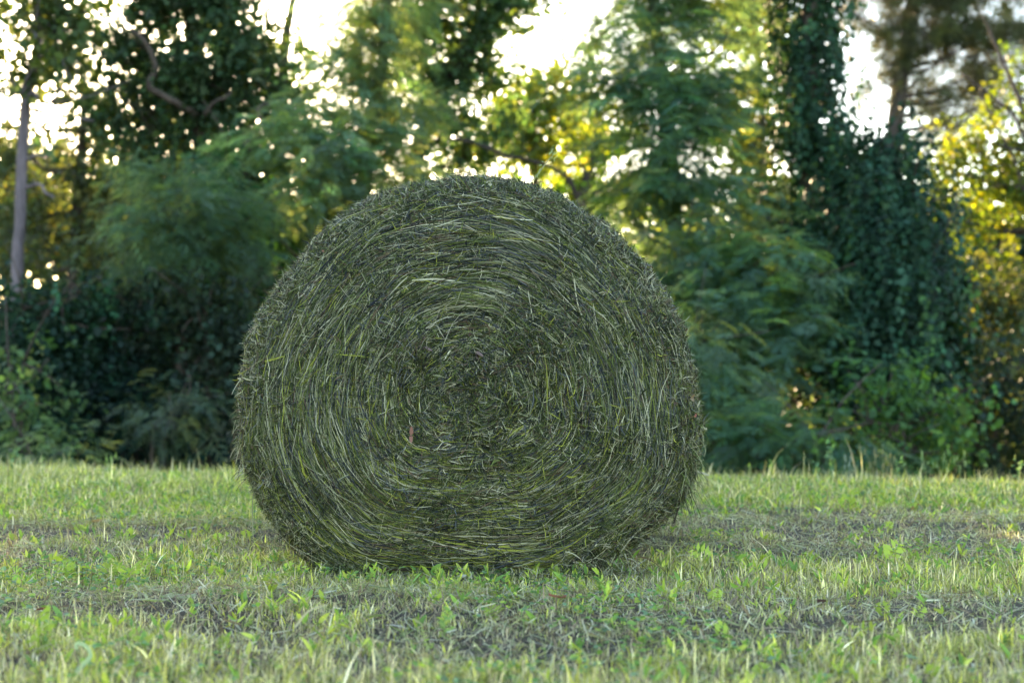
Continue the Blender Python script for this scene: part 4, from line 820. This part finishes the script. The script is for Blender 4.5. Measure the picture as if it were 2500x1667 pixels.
    stems = [([(950, 636), (1005, 632), (1062, 640)], .009, 4), ([(932, 558), (925, 590), (914, 616)], .004, 4), ([(1000, 820), (1040, 800), (1080, 782)], .008, 8), ([(843, 862), (868, 820), (893, 775)], .011, 8), ([(1300, 562), (1312, 620), (1338, 668)], .004, 8),
             ([(1212, 660), (1222, 720), (1236, 790), (1244, 840)], .005, 4), ([(1316, 630), (1325, 690), (1343, 740)], .006, 4), ([(1360, 690), (1366, 730)], .004, 4), ([(868, 678), (872, 742)], .004, 4), ([(792, 688), (798, 740), (800, 800)], .0035, 4), ([(760, 615), (790, 655), (830, 700)], .003, 4),
             ([(830, 610), (850, 650), (855, 690)], .0035, 8), ([(1190, 934), (1225, 950), (1247, 985)], .007, 8), ([(1225, 740), (1252, 820), (1254, 930), (1244, 1030), (1250, 1085)], .005, 3), ([(1232, 745), (1262, 830), (1240, 940), (1252, 1000)], .003, 8), ([(1130, 1090), (1165, 1170), (1195, 1220)], .004, 7), ([(1095, 1030), (1118, 1085), (1130, 1120)], .003, 8),
             ([(1320, 1080), (1318, 1110), (1326, 1150)], .005, 8), ([(1385, 1175), (1440, 1165), (1456, 1180), (1466, 1215)], .006, 8), ([(1345, 1255), (1420, 1259)], .005, 4), ([(1395, 915), (1422, 930), (1400, 985), (1375, 1050)], .004, 3), ([(1420, 830), (1425, 900), (1410, 955)], .0045, 4), ([(690, 880), (720, 830), (760, 790)], .004, 4),
             ([(640, 960), (655, 1030), (690, 1110)], .006, 8), ([(700, 1130), (740, 1180), (790, 1230)], .004, 4), ([(880, 1010), (860, 940), (872, 900)], .005, 3), ([(900, 900), (890, 960), (910, 1020)], .005, 3), ([(960, 1100), (1010, 1108), (1070, 1106)], .004, 3), ([(1060, 1180), (1110, 1172), (1150, 1176)], .004, 3),
             ([(1170, 1280), (1185, 1300), (1204, 1316)], .004, 8), ([(1080, 740), (1100, 700), (1150, 660)], .003, 8), ([(1010, 510), (1040, 560), (1062, 600)], .003, 3), ([(1440, 1010), (1470, 960), (1480, 900)], .004, 8), ([(985, 930), (1010, 990), (1050, 1010)], .004, 4), ([(1290, 1150), (1340, 1120), (1395, 1105)], .006, 3)]
    def stem_mesh(P, wid, col, name, label=None):
        P = np.array(P); n = 12; P = spline(P, n); T = norm(np.gradient(P, axis=0)); g = Geo()
        W = norm(np.cross(T, np.array([.15, -1., .1]))); v, q = ribbons(P[None], W[None], np.array([wid]), np.r_[.6, np.ones(n - 2), .4]); g.add(v + BALE, q, col)
        B = norm(np.cross(T, W)); v, q = ribbons((P + B * wid * .12)[None], B[None], np.array([wid * .45]), np.r_[.6, np.ones(n - 2), .4]); g.add(v + BALE, q, np.array(col) * .95)
        o = g.build(name, M_STRAW, root); 
        if label: o["label"] = label
    for pts, wd, ci in stems: stem_mesh([flat(p, .012 + .008 * rng.random()) for p in pts], wd * .62, HP[ci] * rng.uniform(.9, 1.3), "loose_stem")
    def free(px, py, y): return np.array([(px - 1075) / 705, y, (1314 - py) / 705 - .012])
    # stems sticking out of the outline
    for pts, wd, ci, yy in [([(1215, 408), (1236, 380), (1268, 338)], .0035, 8, .10), ([(1200, 412), (1180, 385), (1158, 352)], .003, 8, .09), ([(1020, 405), (1003, 392), (990, 380)], .006, 8, .08), ([(1207, 418), (1225, 405), (1250, 397)], .002, 6, .10), ([(742, 590), (722, 596), (720, 598)], .004, 4, .08),
                            ([(553, 950), (545, 985), (542, 1010)], .006, 3, .10), ([(560, 955), (545, 945), (535, 948)], .003, 8, .10), ([(566, 1040), (555, 1062), (541, 1075)], .005, 4, .1), ([(565, 1075), (545, 1080), (530, 1090)], .0035, 4, .1), ([(575, 1100), (570, 1160), (572, 1235)], .0035, 8, .12), ([(562, 870), (550, 850), (560, 838)], .003, 4, .1), ([(660, 640), (645, 633), (636, 638)], .004, 4, .1),
                            ([(1596, 958), (1612, 968), (1630, 975)], .007, 4, .10), ([(1592, 940), (1606, 925), (1614, 908)], .004, 4, .10), ([(1598, 975), (1618, 985), (1622, 1010)], .004, 8, .1), ([(1590, 1000), (1612, 1000), (1626, 1020), (1622, 1040)], .0025, 8, .1), ([(1585, 1050), (1605, 1055), (1622, 1045)], .004, 8, .1), ([(1580, 1040), (1600, 1068), (1635, 1082)], .006, 4, .1),
                            ([(1585, 915), (1600, 900), (1612, 905)], .003, 6, .1), ([(1575, 1090), (1598, 1105), (1605, 1120)], .003, 8, .1), ([(1560, 730), (1580, 722), (1590, 712)], .003, 8, .1), ([(1408, 540), (1415, 525), (1420, 518)], .004, 4, .1), ([(1455, 572), (1468, 562), (1462, 550)], .003, 8, .1)]:
        stem_mesh([free(a, b, yy) for a, b in pts], wd * 1.05, HP[ci] * 1.1, "stray_stem")
    # feathery seed heads on the two stems at the top
    for (a, b), n in (((1268, 338), 26), ((1240, 375), 10)):
        g = Geo(); c = free(a, b, .10); n = n; pos = c + rng.normal(0, 1, (n, 3)) * np.array([.010, .006, .012]); g.add(*leaf_quads(pos + BALE, norm(rng.normal(0, .4, (n, 3)) + np.array([.6, 0, .7])), norm(rng.normal(size=(n, 3))), np.full(n, .016), np.full(n, .004), np.tile([.30, .38, .16], (n, 1)))); g.build("seed_head", M_STRAW, root)
    # hanging root at the right and hanging strands round it
    P = spline([free(1575, 1085, .12), free(1568, 1130, .12), free(1562, 1165, .12), free(1553, 1195, .12)], 20); g = Geo()
    v, f = tube(P, np.linspace(.005, .003, 20), 6, rng, .2); g.add(v + BALE, f, (.06, .05, .035))
    n = 90; pos = P[rng.integers(0, 20, n)]; e = norm(rng.normal(size=(n, 3))); g.add(*leaf_quads(pos + BALE, e, norm(rng.normal(size=(n, 3))), np.full(n, .014), np.full(n, .002), np.tile([.08, .07, .045], (n, 1)))); g.build("hanging_root", M_STRAW, root)
    def fringe(name, c0, sx, sz, n, Lr, down, pal):
        g = Geo(); base = np.stack([c0[0] + rng.normal(0, sx, n), c0[1] + rng.normal(0, .04, n), c0[2] + rng.normal(0, sz, n)], -1); K = 6; t = np.linspace(0, 1, K)
        d = norm(rng.normal(0, .8, (n, 3)) + np.array(down)); L = rng.uniform(.3, 1, n) * Lr; P = base[:, None] + d[:, None] * (t[None] * L[:, None])[..., None] + np.array([0, 0, -1.]) * (t[None] ** 2 * L[:, None] * .5)[..., None]
        P[..., 2] = np.maximum(P[..., 2], .01)
        T = norm(np.gradient(P, axis=1)); W = norm(np.cross(T, norm(rng.normal(size=(n, 1, 3))))); v, q = ribbons(P, W, .0022 * np.exp(rng.normal(0, .3, n)), np.linspace(1, .4, K)); g.add(v + BALE, q, np.repeat(HP[rng.choice(pal, n)] * np.exp(rng.normal(0, .2, (n, 1))), K * 2, 0)); tag(g.build(name, M_STRAW, root), kind='stuff')
    fringe("hanging_tuft", free(1578, 1010, .08), .022, .07, 320, .07, (.35, -.1, -.7), [1, 2, 8, 4, 1, 6]); fringe("hanging_tuft", free(1580, 1090, .1), .02, .04, 140, .09, (.2, 0, -1.), [0, 1, 2, 8])
    fringe("loose_foot_hay", free(1370, 1285, .02), .10, .03, 420, .12, (.5, -.3, -.6), [1, 2, 8, 4, 6]); fringe("loose_foot_hay", free(1110, 1300, -.03), .10, .012, 500, .07, (0, -.4, -.2), [0, 1, 2, 6, 8, 4]); fringe("loose_foot_hay", free(780, 1290, .0), .07, .02, 240, .08, (-.3, -.3, -.5), [0, 1, 2, 8])
    fringe("hanging_tuft", free(552, 1000, .1), .012, .07, 240, .05, (-.5, 0, -.7), [1, 8, 2, 4, 6])
    # dead brown leaves caught in the roll
    for (a, b, s, col) in ((1092, 800, .024, (.17, .12, .11)), (978, 785, .02, (.16, .11, .11)), (945, 985, .022, (.24, .12, .09)), (742, 562, .016, (.30, .14, .10)), (1588, 905, .016, (.26, .19, .12)), (1592, 950, .014, (.32, .12, .09))):
        g = Geo(); c = flat((a, b), .02) if b != 905 else free(a, b, .05); n = 3
        g.add(*leaf_hex(np.tile(c + BALE, (n, 1)) + rng.normal(0, .004, (n, 3)), norm(rng.normal(0, .5, (n, 3)) + np.array([.4, 0, -.3])), norm(np.array([[0, -1., .2]]) + rng.normal(0, .4, (n, 3))), np.full(n, s * 1.4), np.full(n, s * .6), np.tile(col, (n, 1)), .25)); g.build("dry_leaf", M_STRAW, root)
    return root
build_bale()
